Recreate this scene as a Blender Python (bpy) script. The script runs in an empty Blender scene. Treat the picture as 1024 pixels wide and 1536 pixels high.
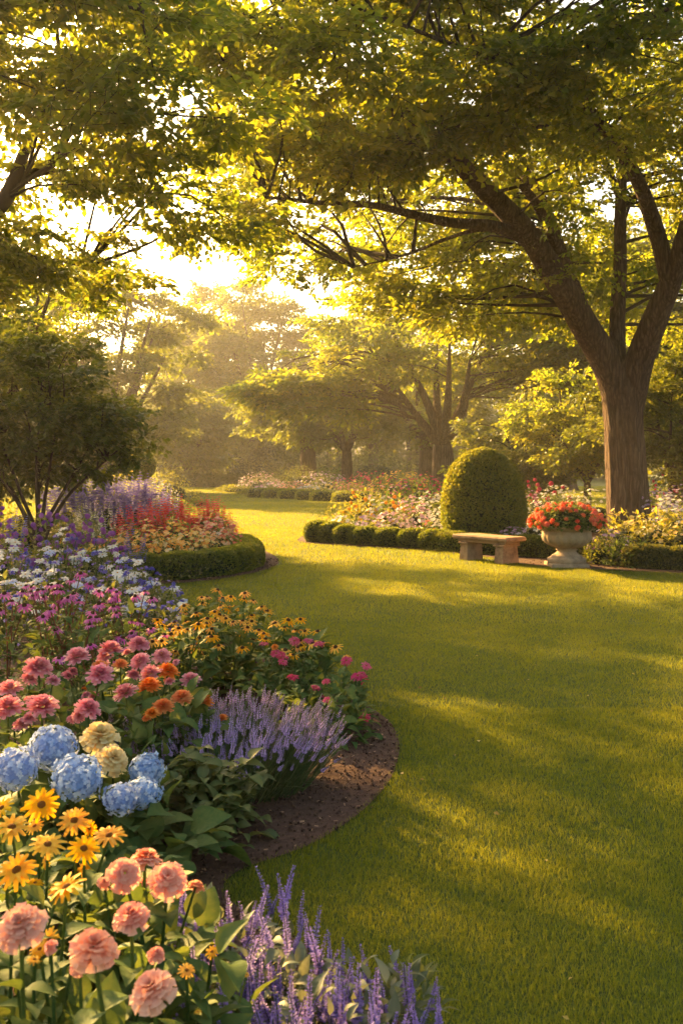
import bpy, math
import numpy as np
from math import radians, sin, cos, pi

# ------------------------------------------------------------------ camera, sky, sun, exposure
S = bpy.context.scene
C = S.collection
CAM_H, F, CX, HY = 1.6, 1475.0, 512.0, 700.0      # camera height; focal length, centre and horizon in photo pixels
cam = bpy.data.objects.new("camera", bpy.data.cameras.new("camera"))
C.objects.link(cam); S.camera = cam
cam.location = (0, 0, CAM_H); cam.rotation_euler = (pi/2, 0, 0)
cam.data.sensor_width = 36; cam.data.lens = 36*F/1536; cam.data.shift_y = -(768-HY)/1536
cam.data.clip_start = .05; cam.data.clip_end = 2000
cam.data.dof.use_dof = True; cam.data.dof.focus_distance = 7.5; cam.data.dof.aperture_fstop = 7.0

SUN_EL, SUN_AZ = 20.0, -35.0                       # azimuth measured from the view axis, negative to the left
w = bpy.data.worlds.new("World"); S.world = w; w.use_nodes = True
wn = w.node_tree; bg = wn.nodes["Background"]
sky = wn.nodes.new("ShaderNodeTexSky"); sky.sky_type = 'NISHITA'; sky.sun_disc = False
sky.sun_elevation = radians(SUN_EL); sky.sun_rotation = radians(SUN_AZ)
sky.air_density = 1.0; sky.dust_density = 6.0; sky.ozone_density = 0.6
mx = wn.nodes.new("ShaderNodeMix"); mx.data_type = 'RGBA'; mx.blend_type = 'MULTIPLY'
mx.inputs[0].default_value = 1.0; mx.inputs[7].default_value = (1.0, .94, .82, 1)
wn.links.new(sky.outputs[0], mx.inputs[6]); wn.links.new(mx.outputs[2], bg.inputs[0])
bg.inputs[1].default_value = 0.085
sun = bpy.data.objects.new("sun", bpy.data.lights.new("sun", 'SUN')); C.objects.link(sun)
sun.data.energy = 5.0; sun.data.angle = radians(.6); sun.data.color = (1.0, .60, .19)
sun.rotation_euler = (radians(90-SUN_EL), 0, radians(180-SUN_AZ))
sun.location = (-30, 60, 40)
S.view_settings.view_transform = 'Standard'; S.view_settings.look = 'None'
S.view_settings.exposure = 2.5; S.view_settings.gamma = 1.0
S.render.engine = 'CYCLES'
cy = S.cycles
cy.use_denoising = True; cy.max_bounces = 7; cy.diffuse_bounces = 4; cy.glossy_bounces = 2
cy.transmission_bounces = 5; cy.transparent_max_bounces = 8; cy.volume_bounces = 1
cy.caustics_reflective = False; cy.caustics_refractive = False; cy.sample_clamp_indirect = 6.0
cy.use_adaptive_sampling = True; cy.adaptive_threshold = 0.02

def P(px, py, Y):
    """The point at distance Y that stands behind a pixel of the photograph."""
    return np.array([(px-CX)/F*Y, Y, CAM_H-(py-HY)/F*Y])

rng = np.random.default_rng(11)
U = rng.uniform

# ------------------------------------------------------------------ mesh helpers
class Geo:
    def __init__(s): s.v = []; s.q = []; s.t = []; s.qm = []; s.tm = []; s.tint = []; s.n = 0
    def add(s, v, q=None, t=None, tint=.5, mat=0):
        v = np.asarray(v, float).reshape(-1, 3)
        s.v.append(v); s.tint.append(np.broadcast_to(np.asarray(tint, float), (len(v),)).copy())
        if q is not None and len(q): q = np.asarray(q, int)+s.n; s.q.append(q); s.qm.append(np.broadcast_to(mat, (len(q),)))
        if t is not None and len(t): t = np.asarray(t, int)+s.n; s.t.append(t); s.tm.append(np.broadcast_to(mat, (len(t),)))
        s.n += len(v)
    def mesh(s, name, mats, smooth=False):
        m = bpy.data.meshes.new(name)
        v = np.concatenate(s.v)
        q = np.concatenate(s.q) if s.q else np.zeros((0, 4), int)
        t = np.concatenate(s.t) if s.t else np.zeros((0, 3), int)
        m.vertices.add(len(v)); m.vertices.foreach_set("co", v.astype(np.float32).ravel())
        li = np.concatenate([q.ravel(), t.ravel()]).astype(np.int32)
        m.loops.add(len(li)); m.loops.foreach_set("vertex_index", li)
        ls = np.concatenate([np.arange(len(q))*4, len(q)*4+np.arange(len(t))*3]).astype(np.int32)
        m.polygons.add(len(ls)); m.polygons.foreach_set("loop_start", ls)
        mi = np.concatenate([x for x in s.qm+s.tm]).astype(np.int32)
        m.polygons.foreach_set("material_index", mi)
        m.polygons.foreach_set("use_smooth", np.full(len(ls), smooth))
        a = m.attributes.new("tint", 'FLOAT', 'POINT'); a.data.foreach_set("value", np.concatenate(s.tint).astype(np.float32))
        for x in (mats if isinstance(mats, (list, tuple)) else [mats]): m.materials.append(x)
        m.update(calc_edges=True)
        return m

def obj(name, mesh, parent=None, loc=(0, 0, 0)):
    o = bpy.data.objects.new(name, mesh); C.objects.link(o); o.parent = parent; o.location = loc
    return o
def tag(o, label=None, cat=None, group=None, kind=None):
    for k, v in (("label", label), ("category", cat), ("group", group), ("kind", kind)):
        if v: o[k] = v
    return o
def thing(name, label, cat, loc=(0, 0, 0), group=None):
    o = bpy.data.objects.new(name, None); C.objects.link(o); o.location = loc; o.empty_display_size = .1
    return tag(o, label, cat, group)
def nrm(a): return a/np.maximum(np.linalg.norm(a, axis=-1, keepdims=True), 1e-9)
def frames(d, n):
    """Rotation matrices whose Y axis is d and whose Z axis is as near to n as it can be."""
    y = nrm(np.asarray(d, float)); x = nrm(np.cross(y, np.asarray(n, float))); z = np.cross(x, y)
    return np.stack([x, y, z], -1)
def scatter(g, T, pos, R, s, tint, mat=None):
    """Copies of template T = (verts, quads, tris, tint, mats) into g."""
    tv, tq, tt, tti, (tqm, ttm) = T
    pos = np.asarray(pos, float).reshape(-1, 3); N = len(pos); k = len(tv)
    if N == 0: return
    s = np.asarray(s, float)
    s = np.broadcast_to(s.reshape(-1, 1) if s.ndim < 2 else s, (N, s.shape[-1] if s.ndim == 2 else 1))
    v = np.einsum('nij,nkj->nki', np.broadcast_to(R, (N, 3, 3)), tv[None]*s[:, None, :])+pos[:, None, :]
    off = (np.arange(N)*k)[:, None, None]
    ti = np.clip(np.broadcast_to(np.asarray(tint, float), (N,))[:, None]+(tti[None]-.5), 0, 1)
    base = g.n
    g.v.append(v.reshape(-1, 3)); g.tint.append(ti.ravel())
    if len(tq): g.q.append((tq[None]+off).reshape(-1, 4)+base); g.qm.append(np.tile(tqm, N) if mat is None else np.full(N*len(tq), mat))
    if len(tt): g.t.append((tt[None]+off).reshape(-1, 3)+base); g.tm.append(np.tile(ttm, N) if mat is None else np.full(N*len(tt), mat))
    g.n += N*k
def template(g):
    q = np.concatenate(g.q) if g.q else np.zeros((0, 4), int); t = np.concatenate(g.t) if g.t else np.zeros((0, 3), int)
    return (np.concatenate(g.v), q, t, np.concatenate(g.tint),
            (np.concatenate(g.qm) if g.qm else np.zeros(0, int), np.concatenate(g.tm) if g.tm else np.zeros(0, int)))
def T1(v, q=(), t=()):
    v = np.array(v, float); q = np.array(q, int).reshape(-1, 4); t = np.array(t, int).reshape(-1, 3)
    return (v, q, t, np.full(len(v), .5), (np.zeros(len(q), int), np.zeros(len(t), int)))
def spline(pts, n):
    """Smooth curve (Catmull-Rom) through the rows of pts, n samples."""
    p = np.asarray(pts, float); m = len(p)
    if m < 3: return p[0]+(p[-1]-p[0])*np.linspace(0, 1, n)[:, None]
    e = np.concatenate([[2*p[0]-p[1]], p, [2*p[-1]-p[-2]]])
    u = np.linspace(0, m-1-1e-6, n); i = u.astype(int); f = (u-i)[:, None]
    a, b, c, d = e[i], e[i+1], e[i+2], e[i+3]
    return .5*(2*b+(c-a)*f+(2*a-5*b+4*c-d)*f**2+(3*b-a-3*c+d)*f**3)
def tube(g, path, rad, sides=6, tint=.5, mat=0, ridge=0., seed=0):
    path = np.asarray(path, float); n = len(path); rad = np.broadcast_to(np.asarray(rad, float), (n,))
    d = nrm(np.gradient(path, axis=0))
    ref = np.array([1., 0, 0]) if abs(d[0][0]) < .8 else np.array([0, 0, 1.])
    xs = []
    x = ref
    for i in range(n):
        x = x-d[i]*np.dot(x, d[i]); x = x/np.linalg.norm(x); xs.append(x)
    x = np.array(xs); y = np.cross(d, x)
    a = np.arange(sides)/sides*2*pi
    rr = rad[:, None]*np.ones((1, sides))
    if ridge:
        z = np.linspace(0, 1, n)[:, None]
        rr = rr*(1+ridge*(np.sin(5*a+seed+1.5*z)+.7*np.sin(9*a+2*seed-2.5*z)+.5*np.sin(3*a+7*z+seed)+(.8*np.sin(17*a+4*np.sin(9*z+seed)) if sides > 30 else 0)))
    v = path[:, None]+rr[..., None]*(np.cos(a)[None, :, None]*x[:, None]+np.sin(a)[None, :, None]*y[:, None])
    i = np.arange(n-1)[:, None]*sides; j = np.arange(sides)[None]; k = (j+1) % sides
    q = np.stack([i+j, i+k, i+sides+k, i+sides+j], -1).reshape(-1, 4)
    g.add(v, q, tint=tint, mat=mat)
def lathe(g, prof, sides=48, tint=.5, mat=0, flute=None):
    prof = np.array(prof, float); n = len(prof); a = np.arange(sides)/sides*2*pi
    r = prof[:, 0][:, None]*np.ones((1, sides))
    if flute is not None: r = r*(1+np.array(flute)[:, None]*np.abs(np.sin(a*9))[None])
    v = np.stack([r*np.cos(a), r*np.sin(a), prof[:, 1][:, None]*np.ones((1, sides))], -1)
    i = np.arange(n-1)[:, None]*sides; j = np.arange(sides)[None]; k = (j+1) % sides
    g.add(v, np.stack([i+j, i+k, i+sides+k, i+sides+j], -1).reshape(-1, 4), tint=tint, mat=mat)
def dome(g, c, r, h, tint=.5, mat=0, nu=12, nv=5, bump=0.):
    """A closed cap of radius r and height h on the +Z side of c."""
    a = np.arange(nu)/nu*2*pi; e = np.linspace(0, pi/2*.97, nv)
    R = (np.cos(e)[:, None]*r)*(1+bump*np.sin(a*7)[None]*np.sin(e*9)[:, None])
    v = np.stack([R*np.cos(a), R*np.sin(a), np.sin(e)[:, None]*h*np.ones((1, nu))], -1)+np.asarray(c)
    i = np.arange(nv-1)[:, None]*nu; j = np.arange(nu)[None]; k = (j+1) % nu
    g.add(v, np.stack([i+j, i+k, i+nu+k, i+nu+j], -1).reshape(-1, 4), tint=tint, mat=mat)
def noise3(p, seed=0, f=1.0, oct=3):
    """Cheap smooth noise: a sum of sines in random directions, about -1 to 1."""
    r = np.random.default_rng(seed); p = np.asarray(p, float); out = 0; amp = 1; tot = 0
    for o in range(oct):
        for k in range(4):
            d = r.normal(size=p.shape[-1]); d /= np.linalg.norm(d)
            out = out+amp*np.sin(p@d*f*(1+.4*r.random())+r.uniform(0, 6.28))
        tot += amp*2; f *= 2.1; amp *= .5
    return out/tot
def in_poly(x, y, poly):
    poly = np.asarray(poly); c = np.zeros(len(x), bool); j = len(poly)-1
    for i in range(len(poly)):
        xi, yi = poly[i]; xj, yj = poly[j]
        c ^= ((yi > y) != (yj > y)) & (x < (xj-xi)*(y-yi)/(yj-yi+1e-12)+xi); j = i
    return c
def rand_dirs(N):
    d = rng.normal(size=(N, 3)); return nrm(d)

# ------------------------------------------------------------------ materials
def new_mat(name):
    m = bpy.data.materials.new(name); m.use_nodes = True; nt = m.node_tree
    return m, nt, nt.nodes["Principled BSDF"], nt.nodes["Material Output"]
def ramp(nt, cols, fac):
    r = nt.nodes.new("ShaderNodeValToRGB"); e = r.color_ramp.elements
    while len(e) < len(cols): e.new(.5)
    for i, c in enumerate(cols): e[i].position = i/max(1, len(cols)-1); e[i].color = (*c, 1)
    nt.links.new(fac, r.inputs[0]); return r.outputs[0]
def tint_of(nt):
    a = nt.nodes.new("ShaderNodeAttribute"); a.attribute_name = "tint"; return a.outputs["Fac"]
def leaf_mat(name, cols, trans, fac=.4, rough=.5, spec=.3, var=0., blotch=0.):
    """Two-sided leaf or petal: glossy diffuse front plus light that comes through."""
    m, nt, p, out = new_mat(name); t = tint_of(nt)
    def vary(c):
        """Each flower or plant a little different in hue and strength."""
        if not var: return c
        oi = nt.nodes.new("ShaderNodeObjectInfo"); hs = nt.nodes.new("ShaderNodeHueSaturation")
        for inp, a, b in (("Hue", .5-.018*var, .5+.018*var), ("Saturation", 1-.16*var, 1+.08*var), ("Value", 1-.2*var, 1+.10*var)):
            wn_ = nt.nodes.new("ShaderNodeTexWhiteNoise"); wn_.noise_dimensions = '1D'; ad = nt.nodes.new("ShaderNodeMath"); ad.operation = 'ADD'; ad.inputs[1].default_value = len(inp)*.37
            nt.links.new(oi.outputs["Random"], ad.inputs[0]); nt.links.new(ad.outputs[0], wn_.inputs["W"])
            mr = nt.nodes.new("ShaderNodeMapRange"); mr.inputs[3].default_value = a; mr.inputs[4].default_value = b
            nt.links.new(wn_.outputs["Value"], mr.inputs[0]); nt.links.new(mr.outputs[0], hs.inputs[inp])
        nt.links.new(c, hs.inputs["Color"]); return hs.outputs[0]
    if blotch:   # faint mottling and veins inside each leaf
        tc = nt.nodes.new("ShaderNodeTexCoord"); bn = nt.nodes.new("ShaderNodeTexNoise"); bn.inputs["Scale"].default_value = 55; bn.inputs["Detail"].default_value = 6
        nt.links.new(tc.outputs["Object"], bn.inputs["Vector"]); b1 = nt.nodes.new("ShaderNodeMath"); b1.operation = 'MULTIPLY_ADD'; b1.inputs[1].default_value = blotch
        sb = nt.nodes.new("ShaderNodeMath"); sb.operation = 'SUBTRACT'; sb.inputs[1].default_value = .5; nt.links.new(bn.outputs["Fac"], sb.inputs[0])
        nt.links.new(sb.outputs[0], b1.inputs[0]); nt.links.new(t, b1.inputs[2]); t = b1.outputs[0]
        bp = nt.nodes.new("ShaderNodeBump"); bp.inputs["Strength"].default_value = .5; bp.inputs["Distance"].default_value = .004
        nt.links.new(bn.outputs["Fac"], bp.inputs["Height"]); nt.links.new(bp.outputs[0], p.inputs["Normal"])
    nt.links.new(vary(ramp(nt, cols, t)), p.inputs["Base Color"]); p.inputs["Roughness"].default_value = rough
    p.inputs["Specular IOR Level"].default_value = spec
    tr = nt.nodes.new("ShaderNodeBsdfTranslucent"); nt.links.new(vary(ramp(nt, trans, t)), tr.inputs[0])
    mix = nt.nodes.new("ShaderNodeMixShader"); mix.inputs[0].default_value = fac
    nt.links.new(p.outputs[0], mix.inputs[1]); nt.links.new(tr.outputs[0], mix.inputs[2]); nt.links.new(mix.outputs[0], out.inputs[0])
    return m
def petal_mat(name, cols, fac=.35): return leaf_mat(name, cols, cols, fac, .6, .15, .5)
def rough_mat(name, cols, scale, rough=.9, bump=.5, stretch=(1, 1, 1), detail=8, dist=.02, vor=None, stain=None):
    m, nt, p, out = new_mat(name)
    tc = nt.nodes.new("ShaderNodeTexCoord"); mp = nt.nodes.new("ShaderNodeMapping"); mp.inputs["Scale"].default_value = stretch
    nt.links.new(tc.outputs["Object"], mp.inputs[0])
    n = nt.nodes.new("ShaderNodeTexNoise"); n.inputs["Scale"].default_value = scale; n.inputs["Detail"].default_value = detail
    n.inputs["Roughness"].default_value = .65
    nt.links.new(mp.outputs[0], n.inputs["Vector"])
    col = ramp(nt, cols, n.outputs["Fac"])
    if stain:    # weather stains and lichen with a shape of their own
        s2 = nt.nodes.new("ShaderNodeTexNoise"); s2.inputs["Scale"].default_value = 4.5; s2.inputs["Detail"].default_value = 7; s2.inputs["Roughness"].default_value = .7; nt.links.new(tc.outputs["Object"], s2.inputs["Vector"])
        sm = nt.nodes.new("ShaderNodeMapRange"); sm.inputs[1].default_value = .46; sm.inputs[2].default_value = .68; nt.links.new(s2.outputs["Fac"], sm.inputs[0])
        mxs = nt.nodes.new("ShaderNodeMix"); mxs.data_type = 'RGBA'; mxs.inputs[7].default_value = (*stain, 1); nt.links.new(sm.outputs[0], mxs.inputs[0]); nt.links.new(col, mxs.inputs[6]); col = mxs.outputs[2]
    nt.links.new(col, p.inputs["Base Color"])
    b = nt.nodes.new("ShaderNodeBump"); b.inputs["Strength"].default_value = bump; b.inputs["Distance"].default_value = dist
    h = n.outputs["Fac"]
    if vor:
        v = nt.nodes.new("ShaderNodeTexVoronoi"); v.inputs["Scale"].default_value = vor; v.feature = 'DISTANCE_TO_EDGE'
        nt.links.new(mp.outputs[0], v.inputs["Vector"])
        mm = nt.nodes.new("ShaderNodeMath"); mm.operation = 'ADD'; nt.links.new(v.outputs["Distance"], mm.inputs[0]); nt.links.new(h, mm.inputs[1]); h = mm.outputs[0]
    nt.links.new(h, b.inputs["Height"]); nt.links.new(b.outputs[0], p.inputs["Normal"])
    p.inputs["Roughness"].default_value = rough; p.inputs["Specular IOR Level"].default_value = .2
    return m

M = {}
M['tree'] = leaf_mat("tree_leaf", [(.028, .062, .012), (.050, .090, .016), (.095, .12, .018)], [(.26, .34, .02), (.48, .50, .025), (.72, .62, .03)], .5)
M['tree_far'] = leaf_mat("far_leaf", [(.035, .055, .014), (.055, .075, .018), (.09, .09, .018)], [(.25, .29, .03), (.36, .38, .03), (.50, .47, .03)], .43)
M['dark_leaf'] = leaf_mat("dark_leaf", [(.014, .032, .008), (.026, .052, .012), (.05, .075, .016)], [(.16, .17, .015), (.26, .24, .02), (.36, .28, .02)], .35)
M['box_leaf'] = leaf_mat("box_leaf", [(.030, .060, .009), (.060, .10, .014), (.13, .15, .02)], [(.2, .24, .015), (.34, .34, .02), (.5, .42, .03)], .42)
M['green'] = leaf_mat("green_leaf", [(.038, .078, .020), (.064, .118, .030), (.11, .155, .038)], [(.12, .18, .03), (.2, .25, .03), (.3, .3, .04)], .3, .62, .12, 0., 1.3)
M['fine'] = leaf_mat("fine_leaf", [(.045, .075, .022), (.075, .11, .03), (.14, .16, .045)], [(.16, .2, .04), (.26, .27, .05), (.4, .36, .06)], .35)
M['grey_leaf'] = leaf_mat("grey_leaf", [(.07, .10, .055), (.12, .15, .085), (.2, .21, .12)], [(.2, .22, .09), (.28, .28, .1), (.36, .33, .12)], .3)
M['lime'] = leaf_mat("lime_leaf", [(.09, .12, .015), (.17, .18, .02), (.28, .25, .03)], [(.3, .3, .02), (.45, .4, .03), (.6, .48, .04)], .4)
M['grass'] = leaf_mat("grass_blade", [(.038, .080, .009), (.072, .119, .013), (.145, .166, .02)], [(.25, .30, .014), (.41, .40, .02), (.58, .50, .03)], .45, .55, .15)
def bark_mat():
    m, nt, p, out = new_mat("bark"); N = nt.nodes.new; Lk = nt.links.new
    tc = N("ShaderNodeTexCoord"); mp = N("ShaderNodeMapping"); mp.inputs["Scale"].default_value = (1, 1, .11); Lk(tc.outputs["Object"], mp.inputs[0])
    wv = N("ShaderNodeTexNoise"); wv.inputs["Scale"].default_value = 3; Lk(tc.outputs["Object"], wv.inputs["Vector"])
    va = N("ShaderNodeVectorMath"); va.operation = 'MULTIPLY_ADD'; va.inputs[1].default_value = (.10, .10, .05); Lk(wv.outputs["Color"], va.inputs[0]); Lk(mp.outputs[0], va.inputs[2])
    v = N("ShaderNodeTexVoronoi"); v.feature = 'DISTANCE_TO_EDGE'; v.inputs["Scale"].default_value = 15; Lk(va.outputs[0], v.inputs["Vector"])
    n = N("ShaderNodeTexNoise"); n.inputs["Scale"].default_value = 16; n.inputs["Detail"].default_value = 9; n.inputs["Roughness"].default_value = .7; Lk(va.outputs[0], n.inputs["Vector"])
    mr = N("ShaderNodeMapRange"); mr.inputs[2].default_value = .42; Lk(v.outputs["Distance"], mr.inputs[0])
    ad = N("ShaderNodeMath"); ad.operation = 'MULTIPLY_ADD'; ad.inputs[1].default_value = .34; Lk(mr.outputs[0], ad.inputs[0])
    sc = N("ShaderNodeMath"); sc.operation = 'MULTIPLY'; sc.inputs[1].default_value = .95; Lk(n.outputs["Fac"], sc.inputs[0]); Lk(sc.outputs[0], ad.inputs[2])
    Lk(ramp(nt, [(.010, .006, .005), (.040, .024, .016), (.085, .052, .034), (.15, .098, .064), (.20, .14, .09)], ad.outputs[0]), p.inputs["Base Color"])
    b = N("ShaderNodeBump"); b.inputs["Strength"].default_value = 1; b.inputs["Distance"].default_value = .09; Lk(ad.outputs[0], b.inputs["Height"]); Lk(b.outputs[0], p.inputs["Normal"])
    p.inputs["Roughness"].default_value = .95; p.inputs["Specular IOR Level"].default_value = .15
    return m
M['bark'] = bark_mat()
M['bark_far'] = rough_mat("bark", [(.018, .011, .008), (.055, .034, .022), (.13, .085, .055), (.19, .13, .09)], 7, .95, 1.0, (1, 1, .13), 10, .12, 9)
M['bark_thin'] = rough_mat("thin_bark", [(.03, .02, .014), (.085, .055, .036)], 14, .95, .6, (1, 1, .3), 6, .02)
M['soil'] = rough_mat("soil", [(.055, .029, .019), (.115, .062, .040), (.18, .10, .068)], 26, .98, .9, (1, 1, 1), 12, .03)
M['lawn'] = rough_mat("lawn_ground", [(.030, .045, .008), (.055, .075, .010), (.085, .095, .014)], 3.5, .95, .4, (1, 1, 1), 12, .02)
M['stone'] = rough_mat("sandstone", [(.24, .135, .07), (.40, .245, .135), (.54, .36, .21)], 14, .85, .5, (1, 1, 1), 12, .02, None, (.17, .105, .058))
M['stone_pale'] = rough_mat("urn_stone", [(.24, .16, .09), (.40, .28, .165), (.52, .39, .25)], 11, .85, .45, (1, 1, 1), 12, .02, None, (.20, .14, .085))
M['chip'] = leaf_mat("chip", [(.05, .028, .018), (.12, .068, .042), (.36, .21, .12)], [(.02, .01, .01)]*2, 0.0, .9, .1)
M['lav_leaf'] = leaf_mat("lavender_leaf", [(.075, .12, .04), (.13, .19, .065), (.24, .28, .11)], [(.16, .2, .06), (.26, .3, .08), (.4, .38, .1)], .35)
M['shrub_leaf'] = leaf_mat("shrub_leaf", [(.020, .044, .010), (.038, .072, .014), (.075, .10, .018)], [(.2, .24, .02), (.34, .36, .02), (.54, .48, .03)], .32)
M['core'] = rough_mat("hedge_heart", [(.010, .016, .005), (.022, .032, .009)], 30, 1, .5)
# petals
pm = lambda k, n, *c: M.__setitem__(k, petal_mat(n, list(c)))
pm('pink', "pink_petal", (.74, .17, .24), (.84, .30, .35), (.88, .48, .47))
pm('peach', "peach_petal", (.80, .25, .15), (.88, .38, .25), (.92, .54, .36))
pm('orange', "orange_petal", (.80, .13, .02), (.86, .26, .03), (.88, .40, .10))
pm('gold', "golden_petal", (.84, .36, .008), (.88, .48, .012), (.90, .60, .05))
pm('blue', "blue_petal", (.22, .33, .62), (.40, .52, .76), (.74, .79, .84))
pm('cream', "cream_petal", (.80, .54, .12), (.88, .66, .22), (.92, .80, .42))
pm('violet', "violet_petal", (.22, .14, .46), (.36, .25, .62), (.54, .42, .76))
pm('lavender', "lavender_petal", (.36, .24, .52), (.52, .39, .64), (.74, .58, .74))
pm('magenta', "magenta_petal", (.54, .06, .27), (.70, .13, .40), (.80, .30, .54))
pm('purple', "purple_petal", (.30, .08, .42), (.46, .14, .52), (.60, .26, .58))
pm('white', "white_petal", (.70, .65, .56), (.82, .78, .68), (.90, .87, .78))
pm('bluewhite', "blue_white_petal", (.40, .44, .74), (.58, .62, .80), (.80, .80, .82))
pm('indigo', "indigo_petal", (.09, .07, .42), (.15, .13, .56), (.26, .24, .68))
pm('red', "red_petal", (.40, .015, .025), (.58, .035, .04), (.72, .12, .08))
pm('crimson', "crimson_petal", (.50, .02, .08), (.62, .05, .14), (.72, .14, .22))
pm('coral', "coral_petal", (.80, .07, .03), (.88, .18, .05), (.92, .36, .10))
pm('marigold', "marigold_petal", (.82, .30, .03), (.86, .56, .10), (.88, .80, .52))
pm('mixed', "mixed_petal", (.75, .10, .12), (.86, .45, .20), (.86, .80, .66))
pm('pinkwhite', "pink_white_petal", (.62, .28, .42), (.76, .52, .58), (.84, .78, .76))
pm('bluesalvia', "blue_salvia_petal", (.11, .08, .32), (.18, .14, .42), (.30, .24, .52))
pm('susan', "susan_petal", (.82, .28, .005), (.88, .40, .008), (.90, .52, .02))
pm('mauve', "mauve_petal", (.42, .26, .46), (.58, .42, .58), (.74, .64, .72))
M['eye_brown'] = rough_mat("brown_eye", [(.05, .02, .008), (.12, .05, .015)], 200, .9, .8)
M['eye_amber'] = rough_mat("amber_eye", [(.20, .06, .008), (.42, .15, .015)], 200, .9, .8)
M['eye_gold'] = rough_mat("gold_eye", [(.62, .22, .01), (.80, .45, .04)], 200, .9, .8)
M['stem_red'] = leaf_mat("red_stem", [(.10, .06, .02), (.20, .07, .03), (.30, .09, .04)], [(.2, .1, .04)]*2, .2)
# ------------------------------------------------------------------ leaf, petal and flower templates
LEAF = T1([(0, 0, 0), (-.36, .42, .08), (0, .45, -.03), (.36, .42, .08), (0, 1, -.10)], t=[(0, 2, 1), (0, 3, 2), (1, 2, 4), (2, 3, 4)])
NARROW = T1([(0, 0, 0), (-.11, .40, .04), (0, .45, 0), (.11, .40, .04), (0, 1, -.22)], t=[(0, 2, 1), (0, 3, 2), (1, 2, 4), (2, 3, 4)])
BOXLEAF = T1([(0, 0, 0), (-.3, .5, .05), (.3, .5, .05), (0, 1, -.05)], q=[(0, 2, 3, 1)])
def grid_leaf(ny=5, width=.32, fold=.10, droop=.25, tipw=.0, p=.75, rib=.0, grad=.0):
    g = Geo(); ts = np.linspace(0, 1, ny); v = []; tn = []
    for t in ts:
        ww = width*max(tipw*t, math.sin(pi*t**p)) if t < 1 else tipw*width
        z = -droop*t*t+.06*math.sin(pi*t)
        v += [(-ww, t, z+fold*ww/width), (0, t, z), (ww, t, z+fold*ww/width)]; tn += [.5+grad*(t-.5), .5+rib+grad*(t-.5), .5+grad*(t-.5)]
    q = []
    for i in range(ny-1):
        a = i*3; q += [(a, a+1, a+4, a+3), (a+1, a+2, a+5, a+4)]
    g.add(v, q, tint=tn); return template(g)
OVATE = grid_leaf(7, .30, .11, .34, rib=.28)
LANCE = grid_leaf(5, .17, .08, .35, rib=.2)
PETAL = grid_leaf(4, .25, -.04, .10, .62, .62)
RAYPETAL = grid_leaf(4, .15, .03, .16, .45, .7)
BROADPETAL = grid_leaf(5, .30, .10, -.16, .55, .6, grad=.55)
RUFFLE = grid_leaf(5, .40, .10, .10, .85, .6, grad=.6)
FLORET = T1([(0, 0, 0), (-.40, .45, .05), (.40, .45, .05), (-.30, .95, -.06), (.30, .95, -.06)], q=[(0, 2, 4, 3)], t=[(0, 3, 1)])
def flat_flower(n=5, cup=.1, w=.36):
    """A small open flower of n petals, radius 1, facing +Z."""
    g = Geo()
    for i in range(n):
        a = i/n*2*pi; b = a+pi/n*.95; c = a-pi/n*.95; r = .72
        g.add([(0, 0, 0), (r*cos(c), r*sin(c), cup), (cos(a), sin(a), cup*.7), (r*cos(b), r*sin(b), cup)], [(0, 1, 2, 3)], tint=.5+.18*((i*7) % 3-1))
    return template(g)
FLOWER5 = flat_flower(5); FLOWER8 = flat_flower(8, .05)
def pompom(n=26):
    g = Geo(); i = np.arange(n); z = 1-2*(i+.5)/n; ph = i*2.399963
    d = np.stack([np.sqrt(1-z*z)*np.cos(ph), np.sqrt(1-z*z)*np.sin(ph), z], -1)
    scatter(g, FLOWER5, d*.7, np.einsum('nij,jk->nik', frames(nrm(np.cross(d, [.3, .2, 1])), d), np.eye(3)), .5, .5+.25*np.sin(i*3.1))
    return template(g)
POM = pompom()

class Head:
    def __init__(s, mesh, eye=None): s.mesh = mesh; s.eye = eye
def build_double(mat, n=86, seed=0, eye=None, wd=1.0, T=None):
    """A full double flower (zinnia or dahlia): rings of spoon petals, radius about 1, facing +Z."""
    r = np.random.default_rng(seed); i = np.arange(n); t = (i+.5)/n
    ph = i*2.399963+r.normal(0, .12, n)
    tier = np.floor(t*6)/6+.08; el = np.radians(66-84*tier**.85+r.normal(0, 6, n)); L = .24+.64*tier**.75+r.normal(0, .04, n)
    rad = .04+.12*tier; hz = .44*(1-tier)**1.1-.04
    pos = np.stack([rad*np.cos(ph), rad*np.sin(ph), hz], -1)
    d = np.stack([np.cos(el)*np.cos(ph), np.cos(el)*np.sin(ph), np.sin(el)], -1)
    up = np.stack([-np.sin(el)*np.cos(ph), -np.sin(el)*np.sin(ph), np.cos(el)], -1)
    g = Geo(); scatter(g, T or BROADPETAL, pos, frames(d, up), np.stack([(.20+.42*L)*wd, L, L], -1), np.clip(.55+r.normal(0, .15, n)-.2*(1-t), 0, 1))
    e = None
    if eye:
        h = Geo()
        for k in range(14):
            a = k*2.4; q = .035*math.sqrt(k)
            dome(h, (q*cos(a), q*sin(a), .44), .05, .12, r.random(), nu=6, nv=3)
        e = h.mesh("flower_centre", eye, True)
    return Head(g.mesh("flower_head", mat, True), e)
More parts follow.
